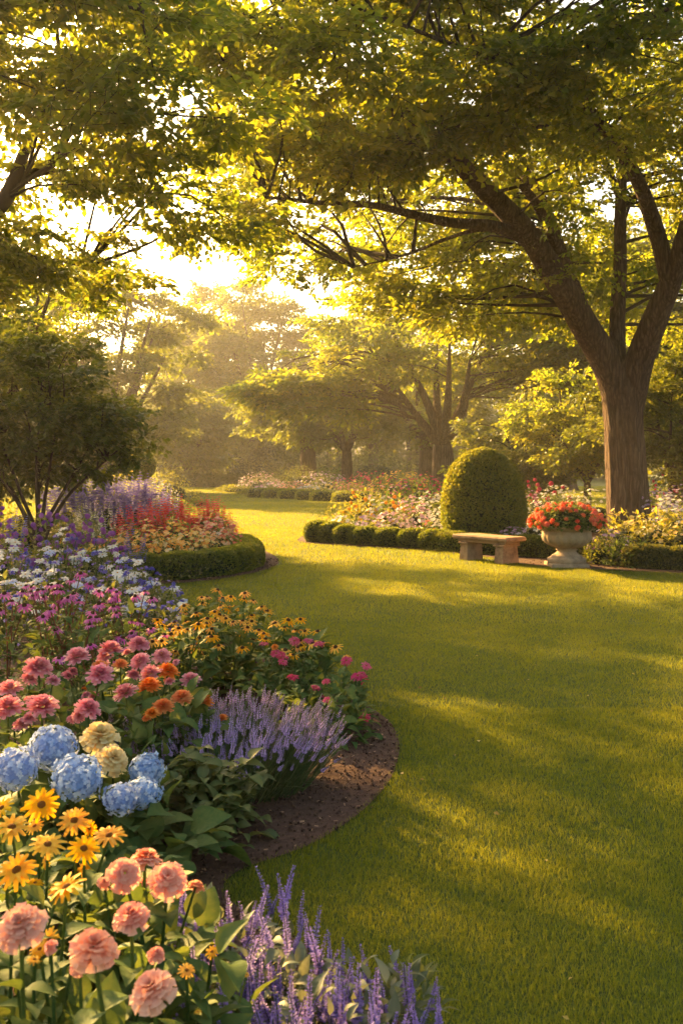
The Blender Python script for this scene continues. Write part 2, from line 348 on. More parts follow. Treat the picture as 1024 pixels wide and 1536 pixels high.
def build_daisy(mat, n=14, eye='eye_brown', seed=0, droop=.0, rows=2, eye_r=.24, eye_h=.20, T=None):
    r = np.random.default_rng(seed); g = Geo()
    for row in range(rows):
        m = n if row == 0 else n-3
        ph = (np.arange(m)+.5*row)/m*2*pi+r.normal(0, .07, m); el = np.radians(4-droop+9*row+r.normal(0, 7, m))
        d = np.stack([np.cos(el)*np.cos(ph), np.cos(el)*np.sin(ph), np.sin(el)], -1); up = np.stack([-np.sin(el)*np.cos(ph), -np.sin(el)*np.sin(ph), np.cos(el)], -1)
        L = (1-.14*row)*(.95+r.normal(0, .06, m)); pos = np.stack([.10*np.cos(ph), .10*np.sin(ph), .02+.03*row+0*ph], -1)
        scatter(g, T or RAYPETAL, pos, frames(d, up), np.stack([L*1.12, L*.92, L], -1), np.clip(.5+r.normal(0, .22, m), 0, 1))
    h = Geo(); dome(h, (0, 0, .02), eye_r, eye_h, .5, nu=14, nv=6, bump=.12)
    return Head(g.mesh("flower_head", mat, True), h.mesh("flower_centre", M[eye], True))
def build_hydrangea(mat, seed=0, n=185):
    r = np.random.default_rng(seed); i = np.arange(n); z = 1-1.78*(i+.5)/n; ph = i*2.399963
    d = np.stack([np.sqrt(1-z*z)*np.cos(ph), np.sqrt(1-z*z)*np.sin(ph), z], -1)
    d = nrm(d+r.normal(0, .05, d.shape)); rad = .86+r.normal(0, .08, n)+.06*noise3(d*3, seed)
    g = Geo(); nn = nrm(d+r.normal(0, .25, d.shape)); tint = np.clip(.5+r.normal(0, .32, n), 0, 1)
    a0 = nrm(np.cross(nn, r.normal(size=d.shape)))
    b0 = np.cross(nn, a0)
    for k in range(4):
        a = k*pi/2; dd = a0*cos(a)+b0*sin(a)+nn*.18
        scatter(g, FLORET, d*rad[:, None]*np.array([1, 1, .82]), frames(dd, nn), .155+r.normal(0, .012, n), np.clip(tint+r.normal(0, .08, n), 0, 1))
    dome(g, (0, 0, -.1), .72, .72, .15, nu=12, nv=5)
    return Head(g.mesh("flower_head", mat, False))
def build_frilly(mat, seed=0, n=120):
    r = np.random.default_rng(seed); i = np.arange(n); z = 1-1.45*(i+.5)/n; ph = i*2.399963
    d = np.stack([np.sqrt(1-z*z)*np.cos(ph), np.sqrt(1-z*z)*np.sin(ph), z], -1)
    d = nrm(d+r.normal(0, .10, d.shape)); g = Geo()
    up = nrm(np.cross(d, rand_dirs(n)))
    scatter(g, BROADPETAL, d*.45*np.array([1, 1, .7]), frames(d, up), np.stack([.62+0*z, .52+r.normal(0, .05, n), .5+0*z], -1), np.clip(.5+r.normal(0, .24, n), 0, 1))
    return Head(g.mesh("flower_head", mat, True))
def build_spike(mat, L=.2, r0=.016, whorls=15, per=7, seed=0, stem=.16, fl=.016, close=.8):
    """An upright flower spike on its own bare stem: foot at 0, total height stem+L."""
    r = np.random.default_rng(seed); g = Geo()
    bend = r.normal(0, .03, 2)
    z = np.linspace(0, stem+L, 7); pth = np.stack([bend[0]*(z/z[-1])**2, bend[1]*(z/z[-1])**2, z], -1)
    tube(g, pth, np.linspace(.0028, .0016, 7), 4, .35, 1)
    for k in range(whorls):
        f = k/(whorls-1); zz = stem+L*f*.98; rr = r0*(1-close*f**1.4); m = max(3, int(per*(1-.5*f)))
        ph = np.arange(m)/m*2*pi+k*.9+r.normal(0, .2, m); el = np.radians(22+25*f+r.normal(0, 14, m))
        d = np.stack([np.cos(el)*np.cos(ph), np.cos(el)*np.sin(ph), np.sin(el)], -1)
        up = np.stack([-np.sin(el)*np.cos(ph), -np.sin(el)*np.sin(ph), np.cos(el)], -1)
        c = np.array([bend[0]*(zz/z[-1])**2, bend[1]*(zz/z[-1])**2, zz])
        scatter(g, FLORET, c+d*rr*.25+[0, 0, 0], frames(d, up), (fl+rr*.6)*(1-.45*f)*r.uniform(.8, 1.2, m), np.clip(.5+r.normal(0, .25, m)-.15*f, 0, 1), 0)
        scatter(g, FLORET, c+d*rr*.2-[0, 0, .004], frames(d+[0, 0, -.5], up), (fl+rr*.5)*(1-.45*f)*.8, np.clip(.35+r.normal(0, .2, m), 0, 1), 0)
    return Head(g.mesh("flower_spike", [mat, M['fine']], False))

heads = {}
for k in range(3):
    heads['pink', k] = build_double(M['pink'], 108, k, M['eye_gold'], 1.5); heads['peach', k] = build_double(M['peach'], 84, 10+k, None, 1.25, RUFFLE)
    heads['orange', k] = build_double(M['orange'], 96, 20+k, M['eye_gold'], 1.5); heads['gold', k] = build_daisy(M['gold'], 14, 'eye_amber', 30+k)
    heads['susan', k] = build_daisy(M['susan'], 11, 'eye_brown', 40+k, 14, 1, .27, .28)
    heads['blue', k] = build_hydrangea(M['blue'], 50+k); heads['cream', k] = build_double(M['cream'], 96, 60+k, None, 1.2, RUFFLE)
    heads['cone', k] = build_daisy(M['magenta'], 12, 'eye_brown', 70+k, 22, 1, .28, .34)
    heads['aster', k] = build_daisy(M['crimson'], 18, 'eye_amber', 80+k, 2, 2, .2, .14)
    heads['white', k] = build_daisy(M['white'], 9, 'eye_gold', 90+k, 8, 2, .17, .10, PETAL)
    heads['bluewhite', k] = build_daisy(M['bluewhite'], 9, 'eye_gold', 96+k, 8, 2, .15, .10, PETAL)
    heads['indigo', k] = build_double(M['indigo'], 46, 100+k); heads['coral', k] = build_hydrangea(M['coral'], 110+k, 46)
    heads['salvia', k] = build_spike(M['violet'], .14, .012, 13, 7, 120+k, .11, .0088, .55)
    heads['lav', k] = build_spike(M['lavender'], .050, .006, 8, 5, 130+k, .30, .0050, .4)
    heads['phlox', k] = build_hydrangea(M['purple'], 140+k, 60)

def put_head(plant, kind, p, size, lean=None, jitter=.18, part="flower_head"):
    """One flower head as a part of plant; p is a world point, lean the way it faces."""
    h = heads[kind, rng.integers(3)]
    o = bpy.data.objects.new(part, h.mesh); C.objects.link(o); o.parent = plant
    b = np.array(plant.location); o.location = np.asarray(p)-b
    z = nrm(np.array(lean if lean is not None else (0, -.35, 1.))+rng.normal(0, jitter, 3))
    R = frames(nrm(np.cross(z, rng.normal(size=3))), z)
    import mathutils
    o.rotation_euler = mathutils.Matrix(R.tolist()).to_euler(); s = size*U(.84, 1.10); o.scale = (s, s, s)
    if h.eye:
        e = bpy.data.objects.new("flower_centre", h.eye); C.objects.link(e); e.parent = o
    return o
def leafy_stem(g, a, b, r=.004, pairs=4, L=.10, T=None, mat=0, stem_mat=1, bare=.25, wscale=1.0, tint=.5, sag=.0):
    """A curved stem from a to b with opposite leaves on it."""
    a = np.asarray(a, float); b = np.asarray(b, float); mid = (a+b)/2+rng.normal(0, .02, 3)+np.array([(a-b)[0]*.15, (a-b)[1]*.15, .03])
    pth = spline([a, mid, b], 7); tube(g, pth, np.linspace(r*1.2, r*.8, 7), 5, U(.2, .8), stem_mat)
    if pairs:
        f = np.repeat(np.linspace(.08, 1-bare, pairs), 2); i = np.minimum((f*6).astype(int), 5); fr = (f*6-i)[:, None]
        pos = pth[i]*(1-fr)+pth[i+1]*fr; n = len(f); ph = np.arange(n)//2*1.57+np.arange(n) % 2*pi+U(0, 6)+rng.normal(0, .3, n)
        el = np.radians(rng.normal(18, 14, n)-sag); d = np.stack([np.cos(el)*np.cos(ph), np.cos(el)*np.sin(ph), np.sin(el)], -1)
        up = np.stack([-np.sin(el)*np.cos(ph), -np.sin(el)*np.sin(ph), np.cos(el)], -1)+rng.normal(0, .15, (n, 3))
        s = L*rng.uniform(.65, 1.15, n)
        scatter(g, T or OVATE, pos, frames(d, up), np.stack([s*wscale, s, s], -1), np.clip(tint+rng.normal(0, .22, n), 0, 1), mat)
def bushel(g, c, rx, ry, h, n, L, T=None, mat=0, lo=.1, tint=.5, wscale=1., up=.35, shell=.4):
    """n leaves spread through a low dome on the ground at c, facing out and up."""
    d = rand_dirs(n); d[:, 2] = np.abs(d[:, 2]); r = rng.uniform(shell, 1, n)**.6
    r = r*(1+.16*noise3(d*2.2+np.asarray(c)[:3]*3, 3))
    p = d*r[:, None]*[rx, ry, h]+np.asarray(c); p[:, 2] = np.maximum(p[:, 2], c[2]+lo*h*rng.random(n))
    dd = nrm(d*[1, 1, .4]+rng.normal(0, .45, (n, 3))+[0, 0, up]); uu = nrm(d*.5+[0, 0, 1]+rng.normal(0, .3, (n, 3)))
    s = L*rng.uniform(.6, 1.2, n)
    scatter(g, T or LEAF, p, frames(dd, uu), np.stack([s*wscale, s, s], -1), np.clip(tint+rng.normal(0, .24, n), 0, 1), mat)
    return p, d

def flower_plant(name, label, cat, base, hd, kind, size, group=None, L=.10, T=None, pairs=4, leaf='green', stem='green', r=.0045,
                 extra=26, exr=.16, exh=.25, lean=None, wscale=1., kinds=None, young=0):
    """A plant standing at base with a flower head at the end of each stem; hd is a list of world points (x, y, z[, size])."""
    t = thing(name, label, cat, (base[0], base[1], 0.012), group); b = np.array(t.location)
    g = Geo()
    for j, p in enumerate(hd):
        q = np.array(p[:3])-b; s = p[3] if len(p) > 3 else size
        foot = np.array([q[0]*.35+U(-.03, .03), q[1]*.35+U(-.03, .03), 0])
        leafy_stem(g, foot, q-[0, 0, .10*s], r, pairs, L, T, 0, 1, .22, wscale)
        put_head(t, kinds[j] if kinds else kind, p[:3], s, lean)
        for _ in range(young if rng.random() < .8 else 0):      # younger, half open blooms lower down
            y = q+[U(-.10, .10), U(-.04, .12), -U(.03, .12)]; leafy_stem(g, foot, y, r*.8, 1, L*.7, T, 0, 1, .4, wscale)
            put_head(t, kinds[j] if kinds else kind, y+b, s*U(.35, .6), lean, .35)
    if extra:
        bushel(g, (0, 0, 0), exr, exr, exh, extra, L*1.1, T or OVATE, wscale=wscale, up=.25)
    obj("foliage", g.mesh("foliage", [M[leaf], M[stem]], True), t)
    return t
def mound(name, label, cat, x, y, rx, ry, h, leaf, L, n, blossom=None, nb=0, bs=.03, style='flat', group=None, T=None, rot=0, top=.1, wscale=1., z0=.01, up=.35, heart=True):
    """A rounded leafy plant, with its blossoms as one part, at the size where single flowers no longer read."""
    t = thing(name, label, cat, (x, y, z0), group); t.rotation_euler.z = rot
    g = Geo()
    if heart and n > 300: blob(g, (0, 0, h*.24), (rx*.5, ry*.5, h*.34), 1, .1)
    bushel(g, (0, 0, 0), rx, ry, h, n, L, T, 0, wscale=wscale, up=up)
    obj("foliage", g.mesh("foliage", [M[leaf], M['core']]), t)
    if blossom:
        b = Geo(); d = rand_dirs(nb); d[:, 2] = np.abs(d[:, 2]); d = d[d[:, 2] > top]; m = len(d)
        r = 1.0+.06*rng.normal(size=m)+.14*noise3(d*2.2, 3)
        p = d*r[:, None]*[rx, ry, h]
        if style == 'spike':
            for k in range(m):
                v = heads['salvia', rng.integers(3)]
            # a tapered stack of florets at every point
            for lay in range(7):
                f = lay/6; ph = rng.uniform(0, 6.28, m); rr = bs*.30*(1-.7*f)
                dd = nrm(np.stack([np.cos(ph), np.sin(ph), .5+0*ph], -1)); uu = np.stack([-np.cos(ph)*.4, -np.sin(ph)*.4, 1+0*ph], -1)
                ax = nrm(d*[.35, .35, 0]+[0, 0, 1])
                for s_ in (0, 2.1, 4.2):
                    q = nrm(np.stack([np.cos(ph+s_), np.sin(ph+s_), .5+0*ph], -1))
                    scatter(b, FLORET, p+ax*(f-.3)*bs*3.2, frames(q, uu), bs*.62*(1-.5*f), np.clip(.5+rng.normal(0, .25, m), 0, 1))
        else:
            Tm = POM if style == 'ball' else (FLOWER8 if style == 'daisy' else FLOWER5)
            nn = nrm(d+[0, -.25, .5]+rng.normal(0, .3, (m, 3)))
            scatter(b, Tm, p+d*.01, frames(nrm(np.cross(nn, rng.normal(size=(m, 3)))), nn), bs*rng.uniform(.7, 1.25, m), np.clip(rng.random(m)*.7+.15+.35*noise3(p*2, 5), 0, 1))
        obj("blossoms", b.mesh("blossoms", M[blossom]), t)
    return t
def blob(g, c, r, mat=0, bump=.08, nu=20, nv=12, seed=0, tint=.3, power=2.):
    """A lumpy closed body: the dense heart of a clipped shrub."""
    a = np.arange(nu)/nu*2*pi; e = np.linspace(-pi/2*.98, pi/2*.98, nv)
    d = np.stack([np.cos(e)[:, None]*np.cos(a), np.cos(e)[:, None]*np.sin(a), np.sin(e)[:, None]*np.ones((1, nu))], -1).reshape(-1, 3)
    if power != 2.: d = d/(np.abs(d)**power).sum(-1, keepdims=True)**(1/power)
    v = d*(1+bump*noise3(d*3, seed))[:, None]*np.asarray(r)+np.asarray(c)
    i = np.arange(nv-1)[:, None]*nu; j = np.arange(nu)[None]; k = (j+1) % nu
    g.add(v, np.stack([i+j, i+k, i+nu+k, i+nu+j], -1).reshape(-1, 4), tint=tint, mat=mat)
def clipped(g, c, r, n, L, mat=0, core=1, power=2., bump=.05, seed=0, zmin=0.0, prof=None):
    """A clipped shrub body: heart plus a skin of small leaves standing out of it."""
    c = np.asarray(c, float); r = np.asarray(r, float)
    d = rand_dirs(n)
    if power != 2.: d = d/(np.abs(d)**power).sum(-1, keepdims=True)**(1/power)
    nn = nrm(d/r); k = 1+bump*noise3(d*2.6, seed)+.02*rng.normal(size=n)
    sx = prof(d[:, 2])[:, None] if prof else 1.
    p = d*k[:, None]*r; p[:, :2] *= sx
    ok = p[:, 2]+c[2] > zmin+.01
    p = (p+c)[ok]; nn = nn[ok]; m = len(p)
    dd = nrm(nn*.8+rng.normal(0, .55, (m, 3))+[0, 0, .25]); uu = nrm(nn+rng.normal(0, .5, (m, 3)))
    scatter(g, BOXLEAF, p-dd*L*.3, frames(dd, uu), L*rng.uniform(.7, 1.3, m), np.clip(.5+.3*noise3(p*3, 8)+rng.normal(0, .22, m), 0, 1), mat)
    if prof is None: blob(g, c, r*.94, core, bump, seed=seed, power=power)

# ------------------------------------------------------------------ trees
def make_spray(n_side=4, per=5, L=.10, seed=0, T=None, droop=.16):
    """A leafy twig 1 long, mostly flat: a main stalk with side twigs, leaves alternate on each."""
    r = np.random.default_rng(seed); g = Geo(); T = T or LEAF
    def twig(a, d, ln, m):
        s = np.linspace(0, 1, 4)[:, None]; dd = np.array(d)
        pth = a+dd*ln*s+np.array([0, 0, -droop])*ln*s**2+r.normal(0, .02, 3)*s
        x = nrm(np.cross(dd, [0, 0, 1.]))*.006
        g.add(np.concatenate([pth-x, pth+x]), [(i, i+4, i+5, i+1) for i in range(3)], mat=1)
        f = np.linspace(.25, 1, m); pp = a+dd*ln*f[:, None]+np.array([0, 0, -droop])*ln*(f**2)[:, None]
        side = np.where(np.arange(m) % 2 == 0, 1, -1)[:, None]; xx = nrm(np.cross(dd, [0, 0, 1.]))
        ld = nrm(dd*.7+xx*side*r.uniform(.5, 1.1, (m, 1))+r.normal(0, .3, (m, 3))+[0, 0, -.25]); ld[-1] = nrm(dd+[0, 0, -.3])
        scatter(g, T, pp, frames(ld, np.array([0, 0, 1.])+r.normal(0, .45, (m, 3))), L*r.uniform(.7, 1.25, m), np.clip(.5+r.normal(0, .2, m), 0, 1), 0)
    twig(np.zeros(3), np.array([0, 1., 0]), 1.0, per+2)
    for k in range(n_side):
        f = .15+.7*k/n_side; sd = 1 if k % 2 else -1; an = sd*r.uniform(.5, 1.0)
        twig(np.array([0, f, -droop*f*f]), np.array([sin(an), cos(an), r.normal(0, .15)]), (1-f)*.55+.22, per)
    return template(g)
SPRAY = [make_spray(4, 5, .20, k) for k in range(5)]
SPRAY_SMALL = [make_spray(5, 6, .16, 20+k) for k in range(4)]
def crown_mesh(g, clumps, axis, per=18, cr=.9, L=.62, flat=.42, sprays=None, droop=.10, tint_spread=.14, rnd=None):
    """Sprays gathered in flattened clumps; each points away from its clump's middle and from the trunk."""
    sprays = sprays or SPRAY; clumps = np.asarray(clumps, float); m = len(clumps)
    c = np.repeat(clumps, per, 0); n = len(c); o = rand_dirs(n)*rng.random((n, 1))**.45*[1, 1, flat]*cr*np.repeat(rng.uniform(.7, 1.25, m), per)[:, None]
    p = c+o; out = nrm((p-np.asarray(axis))*[1, 1, .25])
    d = nrm(nrm(o*[1, 1, .3])*.75+out*.55+rng.normal(0, .35, (n, 3))+[0, 0, -droop]); up = np.array([0, 0, 1.])+rng.normal(0, .22, (n, 3))
    tc = np.repeat(rng.normal(.5, tint_spread, m), per)+rng.normal(0, .06, n); s = L*rng.uniform(.75, 1.25, n); wh = rng.integers(0, len(sprays), n)
    for k, sp in enumerate(sprays):
        i = wh == k; scatter(g, sp, p[i]-d[i]*s[i][:, None]*.4, frames(d[i], up[i]), s[i], tc[i])
def ellipsoid_points(E, n, shell=.45, minsep=0.):
    """n points in the ellipsoids E = [(cx, cy, cz, rx, ry, rz[, weight])], denser near their skin."""
    w_ = np.array([e[6] if len(e) > 6 else e[3]*e[4]*e[5] for e in E], float); w_ /= w_.sum(); out = []
    for e, k in zip(E, rng.multinomial(n, w_)):
        d = rand_dirs(k); r = rng.uniform(shell**3, 1, k)**(1/3)
        out.append(d*r[:, None]*np.array(e[3:6])+np.array(e[:3]))
    return np.concatenate(out)
def branches_to(g, clumps, skel, r0=.035, frac=1., mat=0):
    """Thin limbs from the nearest point of the bough skeleton to each clump, arching."""
    skel = np.asarray(skel)
    for c in clumps:
        if rng.random() > frac: continue
        dv = skel-c; dist = np.linalg.norm(dv*[1, 1, .8], axis=1)+np.maximum(skel[:, 2]-c[2]+.2, 0)*2.5
        i = np.argmin(dist); a = skel[i]; L = np.linalg.norm(c-a)
        if L < .25: continue
        mid = a*.5+c*.5+rng.normal(0, .08, 3)*L+[0, 0, .10*L]
        tube(g, spline([a, mid, c], 7), np.linspace(min(r0, .012+.010*L), .006, 7), 5, .5, mat)
def tree(name, label, x, y, H, R, trunk_r, fork=.3, nb=6, n_clump=60, per=14, leaf='tree', L=.7, cr=1.2, group=None, sprays=None, base=None, E=None, bark='bark', spread=.75, lean=(0, 0), flat=.45, rise=.8):
    """A broad tree: tapered trunk forking into boughs under a layered crown. Coordinates are local to its foot."""
    t = thing(name, label, "tree", (x, y, 0), group)
    g = Geo(); fz = H*fork; top = np.array([lean[0]*.3, lean[1]*.3, fz])
    tr = spline([(0, 0, -.1), (0, 0, fz*.35), (top[0]*.6, top[1]*.6, fz*.75), top], 12)
    tube(g, tr, trunk_r*np.interp(np.linspace(0, 1, 12), [0, .08, .25, 1], [1.5, 1.2, 1, .85]), 14, .5, 0, .03, x)
    skel = [top]
    for k in range(nb):
        a = k/nb*2*pi+U(-.4, .4); rr = R*U(.45, .8)*spread; hz = H*U(.62, .92)*rise+H*(1-rise)*.6
        e = np.array([rr*cos(a)+lean[0], rr*sin(a)+lean[1], hz]); m = top*.55+e*.45+[0, 0, -.02*H]+rng.normal(0, .03*R, 3)
        pth = spline([top-[0, 0, .1*trunk_r], m, e], 12); tube(g, pth, np.linspace(trunk_r*.55, trunk_r*.10, 12), 8, .5, 0); skel += list(pth[3:])
    E = E or [(lean[0], lean[1], H*.64, R, R*.9, H*.36), (lean[0], lean[1], H*.45, R*.85, R*.75, H*.14)]
    cl = ellipsoid_points(E, n_clump); cl = cl[cl[:, 2] > (base or fz*.85)]
    branches_to(g, cl, np.array(skel), trunk_r*.16+.01)
    obj("trunk", g.mesh("trunk", M[bark], True), t)
    h = Geo(); crown_mesh(h, cl, (0, 0, H*.5), per, cr, L, flat, sprays)
    obj("crown", h.mesh("crown", [M[leaf], M['bark_thin']]), t)
    return t
def copy_thing(o, loc, rz, sc, label, group=None):
    r = o.copy(); C.objects.link(r); r.location = loc; r.rotation_euler = (0, 0, rz); r.scale = (sc,)*3; r['label'] = label
    if group: r['group'] = group
    for ch in o.children:
        c = ch.copy(); C.objects.link(c); c.parent = r
        for gch in ch.children:
            d = gch.copy(); C.objects.link(d); d.parent = c
    return r
# ------------------------------------------------------------------ ground, beds, lawn grass
def sheet(name, poly, z, mat, kind='structure', edge=0.):
    m = bpy.data.meshes.new(name); m.from_pydata([(x, y, z) for x, y in poly], [], [list(range(len(poly)))]); m.materials.append(mat)
    a = m.attributes.new("tint", 'FLOAT', 'POINT'); return tag(obj(name, m), kind=kind)
sheet("ground", [(-160, -20), (160, -20), (160, 190), (-160, 190)], 0, M['lawn'])
def smooth_poly(pts, n=160, closed=True): return spline(np.array(list(pts)+[pts[0]], float), n)[:-1]
BED_A = np.concatenate([spline([(.34, 1.2), (.30, 2.2), (.20, 2.75), (-.10, 3.25), (-.40, 3.6), (-.42, 3.85), (-.13, 4.15), (.09, 4.54), (.25, 5.02), (.33, 5.62), (.30, 6.13), (.17, 6.55), (-.05, 6.95), (-.40, 7.7), (-.85, 8.7), (-1.35, 9.7), (-1.95, 10.8), (-2.7, 12.0), (-3.6, 12.9), (-6, 13.4)], 130), [(-10, 13.4), (-10, 1.2)]])
BED_B = np.concatenate([spline([(-6, 13.75), (-3.3, 13.2), (-2.5, 13.3), (-1.97, 13.65), (-1.5, 14.3), (-1.12, 15.4), (-1.05, 16.4), (-1.3, 18), (-2.2, 21), (-4, 25), (-7, 27.5)], 90), [(-14, 28), (-14, 13.9)]])
BED_C = np.concatenate([spline([(1, 27), (-.2, 25), (-.8, 23), (-.95, 21.2), (-.6, 20.3), (.5, 19.5), (1.8, 18.5), (2.6, 17.2), (2.95, 16.2), (3.4, 15.5), (4.2, 15.1), (5.1, 14.7), (7, 14.2)], 90), [(13, 14), (13, 34), (4, 33)]])
for i, (p, z) in enumerate(((BED_A, .008), (BED_B, .012), (BED_C, .012))): sheet("flower_bed_soil", p, z, M['soil'])
BEDS = (BED_A, BED_B, BED_C)
def off_beds(x, y):
    k = np.zeros(len(x), bool)
    for b in BEDS: k |= in_poly(x, y, b)
    return ~k
def grass():
    g = Geo()
    bands = [(1.2, 4.0, 22000, .021, .0026, 2), (4.0, 6.5, 13000, .023, .0030, 2), (6.5, 10, 6500, .026, .0042, 1), (10, 16, 2900, .032, .0062, 1), (16, 26, 1000, .042, .010, 1), (26, 45, 380, .045, .016, 1), (45, 80, 110, .05, .03, 1)]
    for y0, y1, den, h, wd, seg in bands:
        x0, x1 = -.42*y1-2.2, .42*y1+2.2; n = int(den*(x1-x0)*(y1-y0))
        x = U(x0, x1, n); y = U(y0, y1, n)
        k = (x > -.42*y-2.2) & (x < .42*y+2.2)
        jx, jy = x+rng.normal(0, .012, n), y+rng.normal(0, .012, n)
        k &= off_beds(jx, jy); x, y = x[k], y[k]; n = len(x)
        if not n: continue
        p = np.stack([x, y, 0*x], -1)
        nz = noise3(p[:, :2]*1.0, 2, .9); nf = noise3(p[:, :2], 4, 6.)
        hh = h*rng.uniform(.6, 1.25, n)*(1+.15*nf)
        a = rng.uniform(0, 6.283, n); wx = np.stack([np.cos(a), np.sin(a), 0*a], -1)*(wd*rng.uniform(.6, 1.2, n))[:, None]*.5
        lean = rng.normal(0, .5, (n, 2)); tip = p+np.stack([lean[:, 0]*hh, lean[:, 1]*hh, hh], -1)
        tint = np.clip(.48+.20*nz+.12*nf+rng.normal(0, .16, n), 0, 1)
        b = np.arange(n)
        if seg == 2:
            mid = p*.5+tip*.5+np.stack([-lean[:, 0]*hh*.18, -lean[:, 1]*hh*.18, hh*.10], -1)
            v = np.stack([p-wx, p+wx, mid+wx*.8, mid-wx*.8, tip], 1).reshape(-1, 3)
            g.add(v, (b[:, None]*5+[0, 1, 2, 3]), (b[:, None]*5+[3, 2, 4]), np.repeat(tint, 5))
        else:
            v = np.stack([p-wx, p+wx, tip], 1).reshape(-1, 3)
            g.add(v, None, (b[:, None]*3+[0, 1, 2]), np.repeat(tint, 3))
    tag(obj("lawn_grass", g.mesh("lawn_grass", M['grass'])), "short mown green grass covering the lawn", kind='stuff')
grass()
# crumbs of soil and wood chips on the open soil
def crumbs():
    g = Geo()
    O = T1([(1, 0, 0), (-.5, .87, .1), (-.5, -.87, 0), (.1, .1, .8), (0, 0, -.4)], t=[(0, 1, 3), (1, 2, 3), (2, 0, 3), (1, 0, 4), (2, 1, 4), (0, 2, 4)])
    for bed, (x0, x1, y0, y1), n, s in ((BED_A, (-1.6, .4, 3.1, 8), 26000, .0075), (BED_B, (-3.5, -1, 13, 17), 5000, .014), (BED_C, (-1.1, 6.5, 14, 21.5), 8000, .014)):
        x, y = U(x0, x1, n), U(y0, y1, n); k = in_poly(x, y, bed); x, y = x[k], y[k]; n = len(x)
        big = rng.random(n)**5; sz = s*(.35+1.5*big)
        scatter(g, O, np.stack([x, y, .012+sz*.2], -1), frames(rand_dirs(n), rand_dirs(n)), sz, np.clip(rng.random(n)*.55+(rng.random(n) > .955)*.6, 0, 1))
        m = n//22; j = rng.integers(0, n, m); fl = T1([(-.5, -.2, 0), (.5, -.15, 0), (.45, .2, .05), (-.4, .22, .08)], q=[(0, 1, 2, 3)])
        scatter(g, fl, np.stack([x[j], y[j], np.full(m, .022)], -1), frames(nrm(rng.normal(size=(m, 3))*[1, 1, .2]), np.array([0, 0, 1.])+rng.normal(0, .2, (m, 3))), s*rng.uniform(1, 3.0, m), 1.0)
    tag(obj("soil_crumbs", g.mesh("soil_crumbs", M['chip'])), "crumbs of soil and wood chips on the bare bed edge", kind='stuff')
crumbs()

